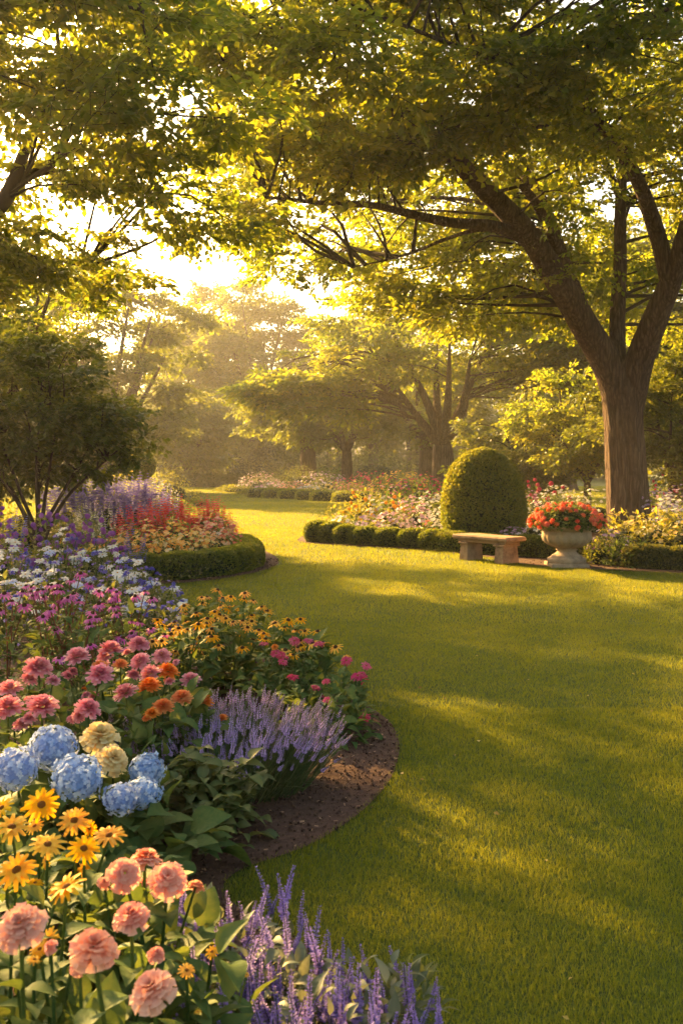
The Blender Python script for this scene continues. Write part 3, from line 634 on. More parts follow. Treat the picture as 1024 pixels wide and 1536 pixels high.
# ------------------------------------------------------------------ the great tree on the right
def great_tree():
    Y0 = 22.0; X0 = (941-CX)/F*Y0
    t = thing("shade_tree", "great shade tree with ridged brown trunk behind the stone urn, boughs arching over the lawn", "tree", (X0, Y0, 0))
    o = np.array([X0, Y0, 0])
    def L(px, py, Y): return P(px, py, Y)-o
    g = Geo()
    tr = spline([L(944, 812, Y0), L(943, 780, Y0), L(938, 700, Y0), L(935, 640, Y0), L(932, 585, Y0), L(930, 545, Y0)], 40)
    tr[0][2] = -.15
    r = np.interp(np.linspace(0, 1, 40), [0, .06, .16, .3, .6, .8, 1], [.86, .64, .50, .45, .42, .44, .38])
    tube(g, tr, r, 96, .5, 0, .030, 1.)
    obj("trunk", g.mesh("trunk", M['bark'], True), t)
    skel = []
    def bough(pts, r0, r1, n=34, sub=()):
        g = Geo(); pth = spline([L(*p) for p in pts], n)
        tube(g, pth, np.interp(np.linspace(0, 1, n), [0, .3, 1], [r0, r0*.72+r1*.25, r1]), 16, .5, 0, .03, len(skel)); skel.extend(pth[4:])
        b = obj("bough", g.mesh("bough", M['bark'], True), t)
    bough([(934, 610, 22), (912, 550, 21.9), (878, 492, 21.6), (832, 415, 21), (790, 350, 20.3), (728, 285, 19.4), (668, 225, 18.4), (600, 165, 17.4), (520, 110, 16.4), (430, 60, 15.5)], .38, .05)
    bough([(900, 535, 22.1), (868, 460, 22.6), (843, 395, 23.2), (815, 310, 23.8), (778, 240, 24.2), (765, 170, 24.6), (750, 60, 25)], .27, .05)
    bough([(925, 560, 22.2), (925, 480, 22.4), (929, 400, 22.6), (930, 300, 22.8), (936, 200, 22.8), (930, 100, 22.6), (900, -60, 22)], .20, .05)
    bough([(940, 610, 22), (958, 540, 21.7), (985, 470, 21.2), (1008, 415, 20.8), (1030, 340, 20.3), (1060, 240, 19.6), (1100, 120, 19)], .36, .08)
    bough([(1003, 420, 20.8), (985, 350, 20.7), (962, 285, 20.2), (930, 225, 19.5), (880, 160, 18.5), (840, 90, 17.4), (820, 0, 16.4)], .19, .05)
    bough([(806, 372, 20.6), (775, 352, 20.2), (735, 338, 19.8), (680, 334, 19.2), (620, 322, 18.6), (560, 308, 18.0), (480, 304, 17.4), (400, 296, 16.8)], .15, .025)
    bough([(765, 346, 20.1), (715, 345, 19.8), (665, 360, 19.6), (620, 378, 19.4), (570, 392, 19.2), (530, 400, 19.0)], .05, .012)
    bough([(843, 395, 23.2), (826, 350, 22.7), (800, 300, 22.2), (768, 262, 21.8), (745, 228, 21.2), (690, 205, 20.6), (600, 195, 20)], .13, .03)
    bough([(838, 100, 17.5), (800, 110, 16.4), (740, 90, 15.4), (660, 60, 14.6), (560, 20, 13.8)], .07, .02)
    bough([(930, 300, 22.8), (905, 240, 21.5), (870, 190, 20.2), (800, 190, 19), (700, 185, 17.8), (600, 220, 16.8)], .085, .02)
    bough([(830, 415, 21), (780, 330, 22), (700, 300, 23.4), (600, 300, 24.5), (500, 330, 25.4)], .08, .02)
    E = [(6.5, 20, 11.0, 9, 7.5, 5.0, 100), (2.2, 21.5, 7.0, 4.4, 4.0, 2.1, 62), (3.8, 24.5, 6.6, 3.6, 3.0, 1.7, 34), (.2, 16.5, 8.3, 3.2, 3.6, 1.9, 64),
         (-1.0, 19.5, 6.9, 1.7, 3.2, 1.5, 22), (8.5, 24, 6.6, 3.4, 3, 1.9, 24), (4.2, 15.2, 8.6, 4.2, 2.8, 1.8, 48), (7.8, 17.5, 8.2, 2.6, 2.8, 2.0, 22), (5.4, 22, 8.6, 3.2, 3.4, 1.6, 40), (2.2, 24.5, 8.2, 4.2, 2, 1.4, 46)]
    cl = ellipsoid_points(E, 505, .35)
    px = CX+F*cl[:, 0]/cl[:, 1]; py = HY-F*(cl[:, 2]-CAM_H)/cl[:, 1]
    # the boughs stay bare of leaves on the side toward the lawn, as on the real tree
    sk = np.array(skel)+o; spx = CX+F*sk[:, 0]/sk[:, 1]; spy = HY-F*(sk[:, 2]-CAM_H)/sk[:, 1]
    near = ((np.hypot(px[:, None]-spx[None], py[:, None]-spy[None]) < 62) & (cl[:, 1:2] < sk[None, :, 1]+.6) & (spy[None] > 265)).any(1)
    low = (cl[:, 2] < 4.6) | (near & (rng.random(len(cl)) < .85))
    cl = cl[~low]-o
    gb = Geo(); branches_to(gb, cl, np.array(skel), .05, .8)
    obj("branchwork", gb.mesh("branchwork", M['bark_thin'], True), t)
    h = Geo(); crown_mesh(h, cl, (0, 0, 8), 14, .95, .66, .42)
    # loose sprays along the boughs
    obj("crown", h.mesh("crown", [M['tree'], M['bark_thin']]), t)
great_tree()

def overhang_tree():
    X0, Y0 = -6.6, 11.5
    t = thing("overhanging_tree", "tree with orange lit leaves whose branches reach in over the flower bed, trunk unseen", "tree", (X0, Y0, 0))
    o = np.array([X0, Y0, 0]); L = lambda *p: P(*p)-o
    g = Geo(); tr = spline([(0, 0, -.1), (.1, .1, 1.5), (.35, .2, 3.0), (.6, .2, 3.9)], 20); tube(g, tr, np.linspace(.34, .2, 20), 18, .5, 0, .03, 4)
    obj("trunk", g.mesh("trunk", M['bark'], True), t)
    skel = []
    def bough(pts, r0, r1, n=24):
        g = Geo(); pth = spline(pts, n); tube(g, pth, np.linspace(r0, r1, n), 10, .5, 0, .02, len(skel)); skel.extend(pth[3:])
        obj("bough", g.mesh("bough", M['bark_thin'], True), t)
    bough([(.55, .2, 3.7), L(-60, 350, 11.7), L(0, 308, 11.9), L(22, 270, 12), L(38, 225, 12.1), L(62, 170, 12.2), L(90, 110, 12.3)], .14, .03)
    bough([L(18, 285, 12), L(50, 258, 12.1), L(95, 225, 12.4), L(135, 205, 12.8)], .05, .012)
    bough([(.5, .2, 3.6), (1.0, -.6, 4.6), (2.2, -1.4, 5.6), (3.4, -1.8, 6.2), (4.6, -1.6, 6.2)], .13, .02)
    bough([(.6, .2, 3.9), (.9, .4, 5.4), (1.6, .8, 7), (2.6, 1.2, 8.4)], .13, .03)
    bough([L(-60, 350, 11.7), L(0, 370, 12.2), L(60, 385, 12.6), L(130, 400, 13)], .05, .01)
    E = [(-3.3, 10.4, 6.2, 1.9, 1.9, .75, 30), (-1.9, 10.6, 5.25, 1.1, 1.3, .55, 17), (-4.6, 12.2, 6.9, 1.8, 1.8, 1.3, 26), (-4.0, 12.6, 4.15, 1.35, 1.2, .55, 20), (-3.5, 12.2, 5.2, 1.2, 1.1, .35, 12),
         (-2.7, 11.2, 7.3, 1.5, 1.2, .7, 15), (-1.9, 11.6, 4.45, .7, .8, .30, 7), (-7.5, 11.5, 6.5, 2.5, 3, 2.2, 26)]
    cl = ellipsoid_points(E, 128, .3)-o
    gb = Geo(); branches_to(gb, cl, np.array(skel), .025, .6)
    obj("branchwork", gb.mesh("branchwork", M['bark_thin'], True), t)
    h = Geo(); crown_mesh(h, cl, (0, 0, 5), 10, .55, .52, .40)
    obj("crown", h.mesh("crown", [M['tree'], M['bark_thin']]), t)
overhang_tree()

# ------------------------------------------------------------------ trees farther back
def at(px, Y): return (px-CX)/F*Y
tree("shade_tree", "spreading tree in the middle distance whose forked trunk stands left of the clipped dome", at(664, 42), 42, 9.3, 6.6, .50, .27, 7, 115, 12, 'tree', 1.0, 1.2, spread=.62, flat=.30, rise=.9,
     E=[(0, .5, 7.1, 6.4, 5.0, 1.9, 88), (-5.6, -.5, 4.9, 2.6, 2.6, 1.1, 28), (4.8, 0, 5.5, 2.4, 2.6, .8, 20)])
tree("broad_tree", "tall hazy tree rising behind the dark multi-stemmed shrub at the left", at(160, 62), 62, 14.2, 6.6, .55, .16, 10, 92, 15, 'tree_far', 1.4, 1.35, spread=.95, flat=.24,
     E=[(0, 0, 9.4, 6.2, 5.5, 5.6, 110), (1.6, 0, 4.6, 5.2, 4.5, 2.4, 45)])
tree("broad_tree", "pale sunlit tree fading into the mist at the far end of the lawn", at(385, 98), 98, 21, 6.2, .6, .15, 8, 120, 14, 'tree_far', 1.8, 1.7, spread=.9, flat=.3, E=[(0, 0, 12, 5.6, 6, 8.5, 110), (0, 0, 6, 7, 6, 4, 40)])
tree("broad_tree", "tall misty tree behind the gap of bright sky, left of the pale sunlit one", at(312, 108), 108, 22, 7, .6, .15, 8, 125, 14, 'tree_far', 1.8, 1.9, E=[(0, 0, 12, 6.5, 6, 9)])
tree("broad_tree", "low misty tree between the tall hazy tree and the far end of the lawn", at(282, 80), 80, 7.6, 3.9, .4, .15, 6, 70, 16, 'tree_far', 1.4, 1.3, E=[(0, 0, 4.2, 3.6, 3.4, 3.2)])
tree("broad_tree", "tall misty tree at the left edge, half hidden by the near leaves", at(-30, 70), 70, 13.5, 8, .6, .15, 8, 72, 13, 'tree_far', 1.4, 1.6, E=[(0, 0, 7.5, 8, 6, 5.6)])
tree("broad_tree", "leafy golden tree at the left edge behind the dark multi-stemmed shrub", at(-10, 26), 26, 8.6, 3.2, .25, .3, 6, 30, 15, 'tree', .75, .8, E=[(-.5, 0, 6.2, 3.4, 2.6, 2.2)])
tree("broad_tree", "big tree added outside the left side to shade the lawn, only its lit outer twigs showing at the edge", -12.0, 23.5, 9, 4.6, .35, .3, 7, 50, 14, 'tree', .75, .85, E=[(0, 0, 5.9, 5.0, 4.2, 2.4, 44), (2.6, -6, 6.4, 2.8, 2.6, 1.9, 19)])  # tree added left of view, its crown shaped to shade the near lawn
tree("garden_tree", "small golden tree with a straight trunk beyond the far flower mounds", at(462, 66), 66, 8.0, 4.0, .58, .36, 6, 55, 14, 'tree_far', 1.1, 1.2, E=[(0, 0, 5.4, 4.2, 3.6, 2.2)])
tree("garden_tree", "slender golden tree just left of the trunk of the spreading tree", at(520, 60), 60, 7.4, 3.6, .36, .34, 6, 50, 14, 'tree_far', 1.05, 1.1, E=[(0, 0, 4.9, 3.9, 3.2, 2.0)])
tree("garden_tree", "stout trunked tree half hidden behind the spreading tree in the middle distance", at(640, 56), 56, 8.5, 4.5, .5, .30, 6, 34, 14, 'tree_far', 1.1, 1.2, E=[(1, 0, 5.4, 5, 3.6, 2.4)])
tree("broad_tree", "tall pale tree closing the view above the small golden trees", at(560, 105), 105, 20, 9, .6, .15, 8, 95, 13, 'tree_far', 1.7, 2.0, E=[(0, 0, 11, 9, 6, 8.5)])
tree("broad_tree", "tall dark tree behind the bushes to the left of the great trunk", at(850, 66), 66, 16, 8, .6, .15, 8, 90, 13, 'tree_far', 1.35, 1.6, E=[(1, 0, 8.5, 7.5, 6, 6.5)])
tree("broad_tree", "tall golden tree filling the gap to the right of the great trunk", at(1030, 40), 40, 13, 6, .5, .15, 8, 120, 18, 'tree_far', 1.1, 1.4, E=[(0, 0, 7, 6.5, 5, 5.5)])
# bushes and small trees behind the right-hand bed
tree("bushy_tree", "bushy green tree with layered boughs between the clipped dome and the great trunk", at(800, 31), 31, 4.1, 2.5, .13, .22, 6, 62, 11, 'shrub_leaf', .62, .62, sprays=None, bark='bark_thin', flat=.4, E=[(.2, 0, 2.45, 2.6, 2.0, 1.5), (-.9, -.2, 1.4, 1.4, 1.2, .6, 8)])
tree("bushy_tree", "leafy yellow-green tree leaning in over the bed beside the great trunk", at(880, 28.5), 28.5, 4.6, 2.0, .12, .24, 6, 52, 11, 'tree', .60, .60, bark='bark_thin', flat=.4, E=[(0, 0, 3.0, 1.9, 1.7, 1.5)])
tree("bushy_tree", "dark small tree with a bent trunk to the right of the great trunk", at(1008, 24.5), 24.5, 4.4, 2.2, .13, .30, 6, 70, 11, 'shrub_leaf', .56, .58, bark='bark_thin', flat=.4, E=[(.1, 0, 2.9, 2.1, 1.8, 1.5)])
tree("bushy_tree", "golden bush behind the white flowers right of the clipped dome", at(765, 36), 36, 3.1, 1.7, .10, .2, 5, 45, 14, 'tree_far', .7, .62, bark='bark_thin', E=[(0, 0, 1.8, 1.5, 1.3, 1.2)])
# far dark evergreens and the wood that closes the view
def evergreen(x, y, rx, h, label, name="evergreen_shrub", leaf='dark_leaf', L=.22, n=2600, group=None):
    mound(name, label, "shrub", x, y, rx, rx*.8, h, leaf, L, n, group=group, up=.3)
for px, Y, rx, h, lab in ((250, 88, 3.2, 3.6, "dark evergreen shrub left of the clipped mound at the lawn's far end"), (308, 84, 1.9, 2.0, "round clipped dark shrub at the lawn's far end, before the misty trees"),
                          (345, 92, 3.4, 4.6, "tall grey evergreen shrub in the mist beside the round clipped one"), (395, 94, 3.8, 5.6, "tallest grey evergreen shrub in the mist behind the far lawn"),
                          (440, 90, 3.0, 3.2, "dark evergreen shrub behind the far flower mounds"), (490, 86, 3.2, 2.7, "low dark evergreen shrub behind the two golden garden trees"), (560, 84, 4, 2.8, "wide dark evergreen shrub behind the slender golden tree"),
                          (355, 80, 1.5, .9, "low dome of box at the far end of the grass"), (322, 76, 1.3, .9, "low reddish dome at the far end of the grass"), (285, 78, 2.2, 1.0, "low flat clipped shrub at the far end of the grass")):
    evergreen(at(px, Y), Y, rx, h, lab)
def wood():
    g = Geo(); n = 900
    x = U(-95, 95, n); y = U(118, 150, n); z = rng.random(n)**.8*np.where(np.abs(x+14) < 9, 9, 15)*(1+.25*noise3(x[:, None]*np.array([[.11]]), 5))+.3
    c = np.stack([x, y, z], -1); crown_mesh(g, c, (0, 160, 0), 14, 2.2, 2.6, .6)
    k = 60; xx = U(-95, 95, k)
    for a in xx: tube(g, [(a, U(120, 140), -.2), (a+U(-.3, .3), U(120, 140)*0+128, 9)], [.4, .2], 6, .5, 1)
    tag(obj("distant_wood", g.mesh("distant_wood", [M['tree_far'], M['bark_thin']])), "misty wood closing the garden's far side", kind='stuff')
wood()
# ------------------------------------------------------------------ bench, urn, clipped shrubs
def box_geo(g, c, s, mat=0, tint=.5, bev=.012, top=1.0):
    """Box with chamfered edges; top scales the upper face."""
    c = np.array(c, float); s = np.array(s, float)/2; v = []; b = bev
    for z, k, ins in ((-s[2], 1, b), (-s[2]+b, 1, 0), (s[2]-b, top, 0), (s[2], top, b)):
        x, y = s[0]*k-ins, s[1]*k-ins; e = b*.6 if ins == 0 else b*.3
        v += [(-x+e, -y, z), (x-e, -y, z), (x, -y+e, z), (x, y-e, z), (x-e, y, z), (-x+e, y, z), (-x, y-e, z), (-x, -y+e, z)]
    v = np.array(v)+c; q = []
    for l in range(3):
        for j in range(8): q.append((l*8+j, l*8+(j+1) % 8, l*8+8+(j+1) % 8, l*8+8+j))
    for o in (0, 24): q += [(o, o+1, o+2, o+7), (o+7, o+2, o+3, o+6), (o+6, o+3, o+4, o+5)]
    g.add(v, q, tint=tint, mat=mat)
def bench():
    t = thing("stone_bench", "low sandstone garden bench on the lawn edge before the box hedge", "bench", (2.47, 16.55, 0)); t.rotation_euler.z = math.atan2(-.9, .72)
    g = Geo(); box_geo(g, (0, 0, .408), (1.24, .50, .075), bev=.02); obj("seat", g.mesh("seat", M['stone']), t)
    g = Geo(); box_geo(g, (0, 0, .345), (1.06, .38, .05), bev=.012); obj("apron", g.mesh("apron", M['stone']), t)
    for sx in (-1, 1):
        g = Geo(); box_geo(g, (sx*.40, 0, .165), (.19, .40, .33), bev=.014, top=.88); box_geo(g, (sx*.40, 0, .302), (.215, .43, .034), bev=.01)
        obj("leg", g.mesh("leg", M['stone']), t)
bench()
UX, UY = 3.60, 15.75
def urn():
    t = thing("stone_urn", "pale carved stone urn on a stepped round foot, filled with red flowers", "urn", (UX, UY, 0)); K = 48
    g = Geo(); lathe(g, [(.001, .06), (.29, .06), (.305, .075), (.305, .13), (.29, .145), (.255, .15), (.25, .17), (.235, .185), (.20, .20), (.165, .225), (.148, .25), (.152, .262), (.17, .268), (.172, .28), (.15, .29), (.13, .295)]); obj("pedestal", g.mesh("pedestal", M['stone_pale'], True), t)
    g = Geo(); box_geo(g, (0, 0, .034), (.60, .60, .068), bev=.012); p = obj("plinth", g.mesh("plinth", M['stone_pale']), t)
    g = Geo(); prof = [(.12, .292), (.17, .30), (.22, .318), (.29, .36), (.345, .41), (.375, .47), (.385, .52), (.388, .555), (.378, .57), (.39, .585), (.425, .60), (.435, .615), (.435, .645), (.425, .66), (.385, .662), (.37, .64), (.36, .60), (.001, .595)]
    fl = [0, .05, .07, .09, .09, .06, .02] + [0]*11
    lathe(g, prof, 90, flute=fl); obj("bowl", g.mesh("bowl", M['stone_pale'], True), t)
    c = np.array([UX, UY, .62])
    f = thing("geranium", "rounded red and coral geranium spilling over the rim of the stone urn", "flowering plant", (UX, UY, .60)); g = Geo()
    bushel(g, (0, 0, .02), .58, .58, .36, 1700, .06, OVATE, wscale=1.5, shell=.55)
    k = 330; d = rand_dirs(k); d = d[(d[:, 2] > .0) & (d[:, 1] < .55)]
    blob(g, (0, 0, .12), (.42, .42, .2), 1)
    obj("foliage", g.mesh("foliage", [M['green'], M['core']], True), f)
    for q in d[:100]:
        p = q*[.60, .60, .36]*U(.98, 1.06)+[0, 0, .05]
        put_head(f, 'coral', p+np.array(f.location), U(.042, .060), nrm(q+[0, 0, .5]))
urn()
def topiary():
    Y = 19.2; x = at(724, Y)
    t = thing("topiary_dome", "clipped evergreen dome with a golden lit edge standing behind the stone bench", "topiary", (x, Y, 0))
    g = Geo(); tube(g, [(0, 0, -.05), (0, 0, .5)], [.09, .07], 10); obj("trunk", g.mesh("trunk", M['bark_thin'], True), t)
    g = Geo(); n = 30000; z = rng.random(n)**.9; zz = .22+1.74*z
    prof = lambda u: .80*np.interp(u, [0, .06, .2, .38, .55, .70, .82, .91, .97, 1], [.80, .93, 1, .995, .94, .84, .69, .50, .28, .02])
    a = rng.uniform(0, 2*pi, n); b = noise3(np.stack([np.cos(a)*2, np.sin(a)*2, z*4], -1), 9)
    rr = prof(z)*(1+.035*b+.025*rng.normal(size=n)); p = np.stack([rr*np.cos(a), rr*np.sin(a), zz], -1)
    sl = -np.gradient(prof(np.linspace(0, 1, 200)), 1.74/199); nz = np.interp(z, np.linspace(0, 1, 200), sl)
    nn = nrm(np.stack([np.cos(a), np.sin(a), np.clip(nz, -.5, 4)], -1)); dd = nrm(nn*.6+rng.normal(0, .5, (n, 3))+[0, 0, .45])
    scatter(g, BOXLEAF, p-dd*.02, frames(dd, nn+rng.normal(0, .5, (n, 3))), .052*rng.uniform(.6, 1.3, n), np.clip(.5+.3*b+rng.normal(0, .22, n), 0, 1))
    u = np.linspace(0, 1, 24); lathe(g, np.stack([prof(u)*.94, .23+1.68*u], -1), 40, .3, 1)
    obj("foliage", g.mesh("foliage", [M['box_leaf'], M['core']]), t)
    # round-headed standard far left
    Y = 33; x = at(208, Y); t = thing("topiary_ball", "round clipped tree ball on a thin stem beyond the purple salvia", "topiary", (x, Y, 0))
    g = Geo(); tube(g, [(0, 0, -.05), (.02, 0, .6), (0, 0, 1.25)], [.035, .03, .03], 8); obj("trunk", g.mesh("trunk", M['bark_thin'], True), t)
    g = Geo(); clipped(g, (0, 0, 1.6), (.56, .56, .44), 7000, .06); obj("foliage", g.mesh("foliage", [M['box_leaf'], M['core']]), t)
topiary()
def hedge_run(label, path, wd, h, lump, n_per_m, L=.036, leaf='box_leaf'):
    """A low clipped hedge, billowing along its length: one thing."""
    p = spline(path, 200); seg = np.r_[0, np.cumsum(np.linalg.norm(np.diff(p, axis=0), axis=1))]
    o = p.mean(0); t = thing("box_hedge", label, "hedge", (o[0], o[1], 0.012)); g = Geo()
    tot = seg[-1]; n = int(n_per_m*tot); s = rng.uniform(0, tot, n); a = rng.uniform(-.12*pi, 1.12*pi, n)
    x = np.interp(s, seg, p[:, 0]); y = np.interp(s, seg, p[:, 1]); tx = np.gradient(p, axis=0); tx = nrm(tx)
    nx = np.interp(s, seg, -tx[:, 1]); ny = np.interp(s, seg, tx[:, 0])
    def rad(s, a): 
        f = np.abs(np.sin(s/lump*pi)); return (.80+.20*f**.6)*(1+.04*noise3(np.stack([s*2.5, np.cos(a)*1.5, np.sin(a)*1.5], -1), 7))
    k = rad(s, a); ca, sa = np.cos(a), np.sin(a)
    q = lambda c: np.sign(c)*np.abs(c)**.7
    off = q(ca)*wd/2*k; z = np.maximum(.02, h*.30+q(sa)*h*.70*k)
    pos = np.stack([x+nx*off-o[0], y+ny*off-o[1], z], -1); nn = nrm(np.stack([nx*ca, ny*ca, sa+.1], -1))
    dd = nrm(nn*.7+rng.normal(0, .55, (n, 3))+[0, 0, .25])
    scatter(g, BOXLEAF, pos-dd*L*.4, frames(dd, nn+rng.normal(0, .5, (n, 3))), L*rng.uniform(.7, 1.3, n), np.clip(.5+.25*noise3(pos*3, 8)+rng.normal(0, .22, n), 0, 1))
    aa = np.linspace(-.2*pi, 1.2*pi, 14); S_ = np.linspace(0, tot, 160)
    SS, AA = np.meshgrid(S_, aa, indexing='ij'); kk = rad(SS.ravel(), AA.ravel())*.93; c2, s2 = np.cos(AA.ravel()), np.sin(AA.ravel())
    X = np.interp(SS.ravel(), seg, p[:, 0]); Yy = np.interp(SS.ravel(), seg, p[:, 1]); NX = np.interp(SS.ravel(), seg, -tx[:, 1]); NY = np.interp(SS.ravel(), seg, tx[:, 0])
    of = q(c2)*wd/2*kk; Z = h*.30+q(s2)*h*.70*kk
    v = np.stack([X+NX*of-o[0], Yy+NY*of-o[1], np.maximum(Z, -.02)], -1); i = np.arange(159)[:, None]*14; j = np.arange(13)[None]
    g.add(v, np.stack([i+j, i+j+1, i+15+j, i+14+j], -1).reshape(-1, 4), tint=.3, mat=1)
    obj("foliage", g.mesh("foliage", [M[leaf], M['core']]), t)
    return t
hedge_run("low billowing box hedge curving round the front of the red salvia bed", [(-6.2, 14.5), (-4.5, 14.2), (-3.2, 13.85), (-2.45, 13.95), (-1.95, 14.4), (-1.62, 15.1), (-1.52, 15.9), (-1.62, 16.8), (-1.85, 17.8)], .55, .37, .62, 6000)
hedge_run("clipped box hedge close behind the stone bench, left of the urn", [(1.75, 19.0), (2.3, 18.35), (3.0, 17.7), (3.75, 17.2), (4.3, 16.9)], .5, .36, .9, 4800)
hedge_run("dark low box hedge at the right edge in front of the cream flowers", [(4.55, 15.75), (5.2, 15.3), (6.2, 15.0), (7.4, 14.9)], .55, .36, .7, 5000, leaf='dark_leaf')
# clipped box balls along the front of the right-hand bed
words = ["first", "second", "third", "fourth", "fifth", "sixth", "seventh", "eighth", "ninth", "tenth", "eleventh", "twelfth", "thirteenth", "fourteenth", "fifteenth", "sixteenth"]
def box_ball(x, y, r, h, label, group="clipped box balls edging the right bed", stretch=1., rz=0):
    t = thing("box_ball", label, "shrub", (x, y, .012), group); t.rotation_euler.z = rz; g = Geo()
    clipped(g, (0, 0, h*.46), (r*stretch, r, h*.54), int(15000*r), .036, power=2.4, seed=int(abs(x)*90)); obj("foliage", g.mesh("foliage", [M['box_leaf'], M['core']]), t)
front = [(476, 20.9, .27, .44, 1), (498, 20.7, .30, .42, 1), (520, 20.3, .26, .38, 1.1), (550, 20.0, .27, .36, 1.35), (584, 19.7, .27, .36, 1.25), (622, 19.3, .27, .37, 1.3), (656, 18.9, .28, .37, 1.35), (690, 18.55, .27, .36, 1.3)]
for i, (px, Y, r, h, st) in enumerate(front):
    box_ball(at(px, Y), Y, r, h, ["leftmost clipped box ball at the tip of the row edging the right bed", "roundest clipped box ball, next to the tip of the row edging the right bed"][i] if i < 2 else f"{words[i]} clipped box mound from the left in the row edging the right bed", stretch=st, rz=-.4)

# ------------------------------------------------------------------ near bed, from the camera back
def px_heads(rows): return [(*P(px, py, Y), d/2/F*Y if d else None) for px, py, Y, d in rows]
def plant_px(name, label, cat, kind, rows, group=None, **k):
    hd = px_heads(rows); b = np.mean([h[:2] for h in hd], 0)+[0, .06]
    return flower_plant(name, label, cat, b, hd, kind, .05, group, **k)
G1 = "peach double flowers along the front of the near bed"
big = dict(L=.105, pairs=5, extra=64, exr=.20, exh=.42, r=.0055, wscale=1.15, young=1)
plant_px("dahlia", "peach double flower cut by the photo's left edge, below the golden daisies", "flowering plant", 'peach', [(32, 1390, 2.0, 82)], G1, **big)
plant_px("dahlia", "large peach double flower lowest but one, above dark leaves", "flowering plant", 'peach', [(141, 1424, 1.9, 86)], G1, **big)
plant_px("dahlia", "lowest peach double flower beside the violet salvia", "flowering plant", 'peach', [(229, 1486, 1.85, 78)], G1, **big)
plant_px("dahlia", "peach double flower on a tall stem left of the violet salvia", "flowering plant", 'peach', [(197, 1376, 2.2, 66)], G1, **big)
plant_px("dahlia", "pair of pale peach flowers half hidden behind the violet salvia spikes", "flowering plant", 'peach', [(252, 1320, 2.55, 64), (218, 1290, 2.7, 50)], G1, **big)
plant_px("dahlia", "apricot flower facing sideways between golden daisies and the pale peach pair", "flowering plant", 'peach', [(186, 1312, 2.5, 58)], G1, lean=(.5, -.6, .6), **big)
G2 = "golden daisies in the near bed"; gd = dict(L=.085, pairs=5, extra=50, exr=.18, exh=.44, r=.0045, lean=(0, -.5, .9), young=1)
for lab, rows in (("golden daisy plant with the topmost bloom of the near group, below the blue hydrangeas", [(63, 1208, 2.75, 56), (72, 1268, 2.6, 54)]), ("golden daisy plant with two blooms turned right, beside the hydrangea leaves", [(112, 1232, 2.7, 50), (164, 1254, 2.7, 54)]),
                  ("golden daisy plant with two blooms at the photo's left edge", [(18, 1242, 2.6, 52), (4, 1212, 2.75, 40)]), ("golden daisy with one bright wide open bloom amid the near group", [(126, 1274, 2.5, 54)]), ("golden daisy with a big flat bloom above the leftmost peach flower", [(26, 1306, 2.3, 62)]),
                  ("golden daisy nearest the camera, above the big peach flower", [(101, 1332, 2.2, 64)]), ("small stray golden daisy low among leaves between two peach flowers", [(60, 1424, 2.1, 36), (52, 1440, 2.1, 26)]), ("small orange daisy beside the salvia and lowest peach flower", [(280, 1456, 2.2, 26), (318, 1428, 2.3, 20)])):
    plant_px("golden_daisy", lab, "flowering plant", 'gold', rows, G2, **gd)
def salvia_front():
    areas = [(-.36, 2.95, .22, 32, "violet salvia at the back of the near clump, by the bare soil"), (-.20, 2.70, .2, 34, "violet salvia in the middle of the near clump, tallest spikes"), (-.26, 2.35, .17, 22, "violet salvia at the front left of the near clump, beside the lowest peach flower"),
             (-.04, 2.45, .17, 26, "violet salvia at the front of the near clump by the grass"), (.08, 2.66, .16, 18, "short violet salvia leaning right onto the grass")]
    for x, y, r, n, lab in areas:
        t = thing("salvia", lab, "flowering plant", (x, y, .012), "violet salvia clump in the near corner"); g = Geo()
        for k in range(n):
            a, q = U(0, 6.28), r*math.sqrt(U(0, 1)); h = rng.integers(3); s = U(.62, 1.02)*(.85 if x > .05 else 1.); fx, fy = q*cos(a), q*sin(a)
            o = bpy.data.objects.new("flower_spike", heads['salvia', h].mesh); C.objects.link(o); o.parent = t; zb = U(.03, .10)*(.6 if x > .05 else 1.)
            lx, ly = fx*.8+U(-.05, .05), fy*.8+U(-.08, .03)
            o.location = (fx+lx*.25, fy+ly*.25, zb); o.rotation_euler = (-ly*1.1+rng.normal(0, .12), lx*1.1+rng.normal(0, .12), U(0, 6.28)); o.scale = (s, s, s)
            leafy_stem(g, (fx*.7, fy*.7, 0), (fx+lx*.25, fy+ly*.25, zb), .003, 4, .055, LANCE, 0, 1, .0, 1.2)
        bushel(g, (0, 0, 0), r*1.25, r*1.25, .24, 170, .065, LANCE, wscale=1.4)
        obj("foliage", g.mesh("foliage", [M['grey_leaf'], M['green']], True), t)
salvia_front()
mound("leafy_seedling", "small pale green leafy plant at the grass edge right of the salvia", "plant", P(612, 1500, 2.75)[0], 2.72, .10, .10, .20, 'fine', .06, 60, T=LANCE, heart=False)
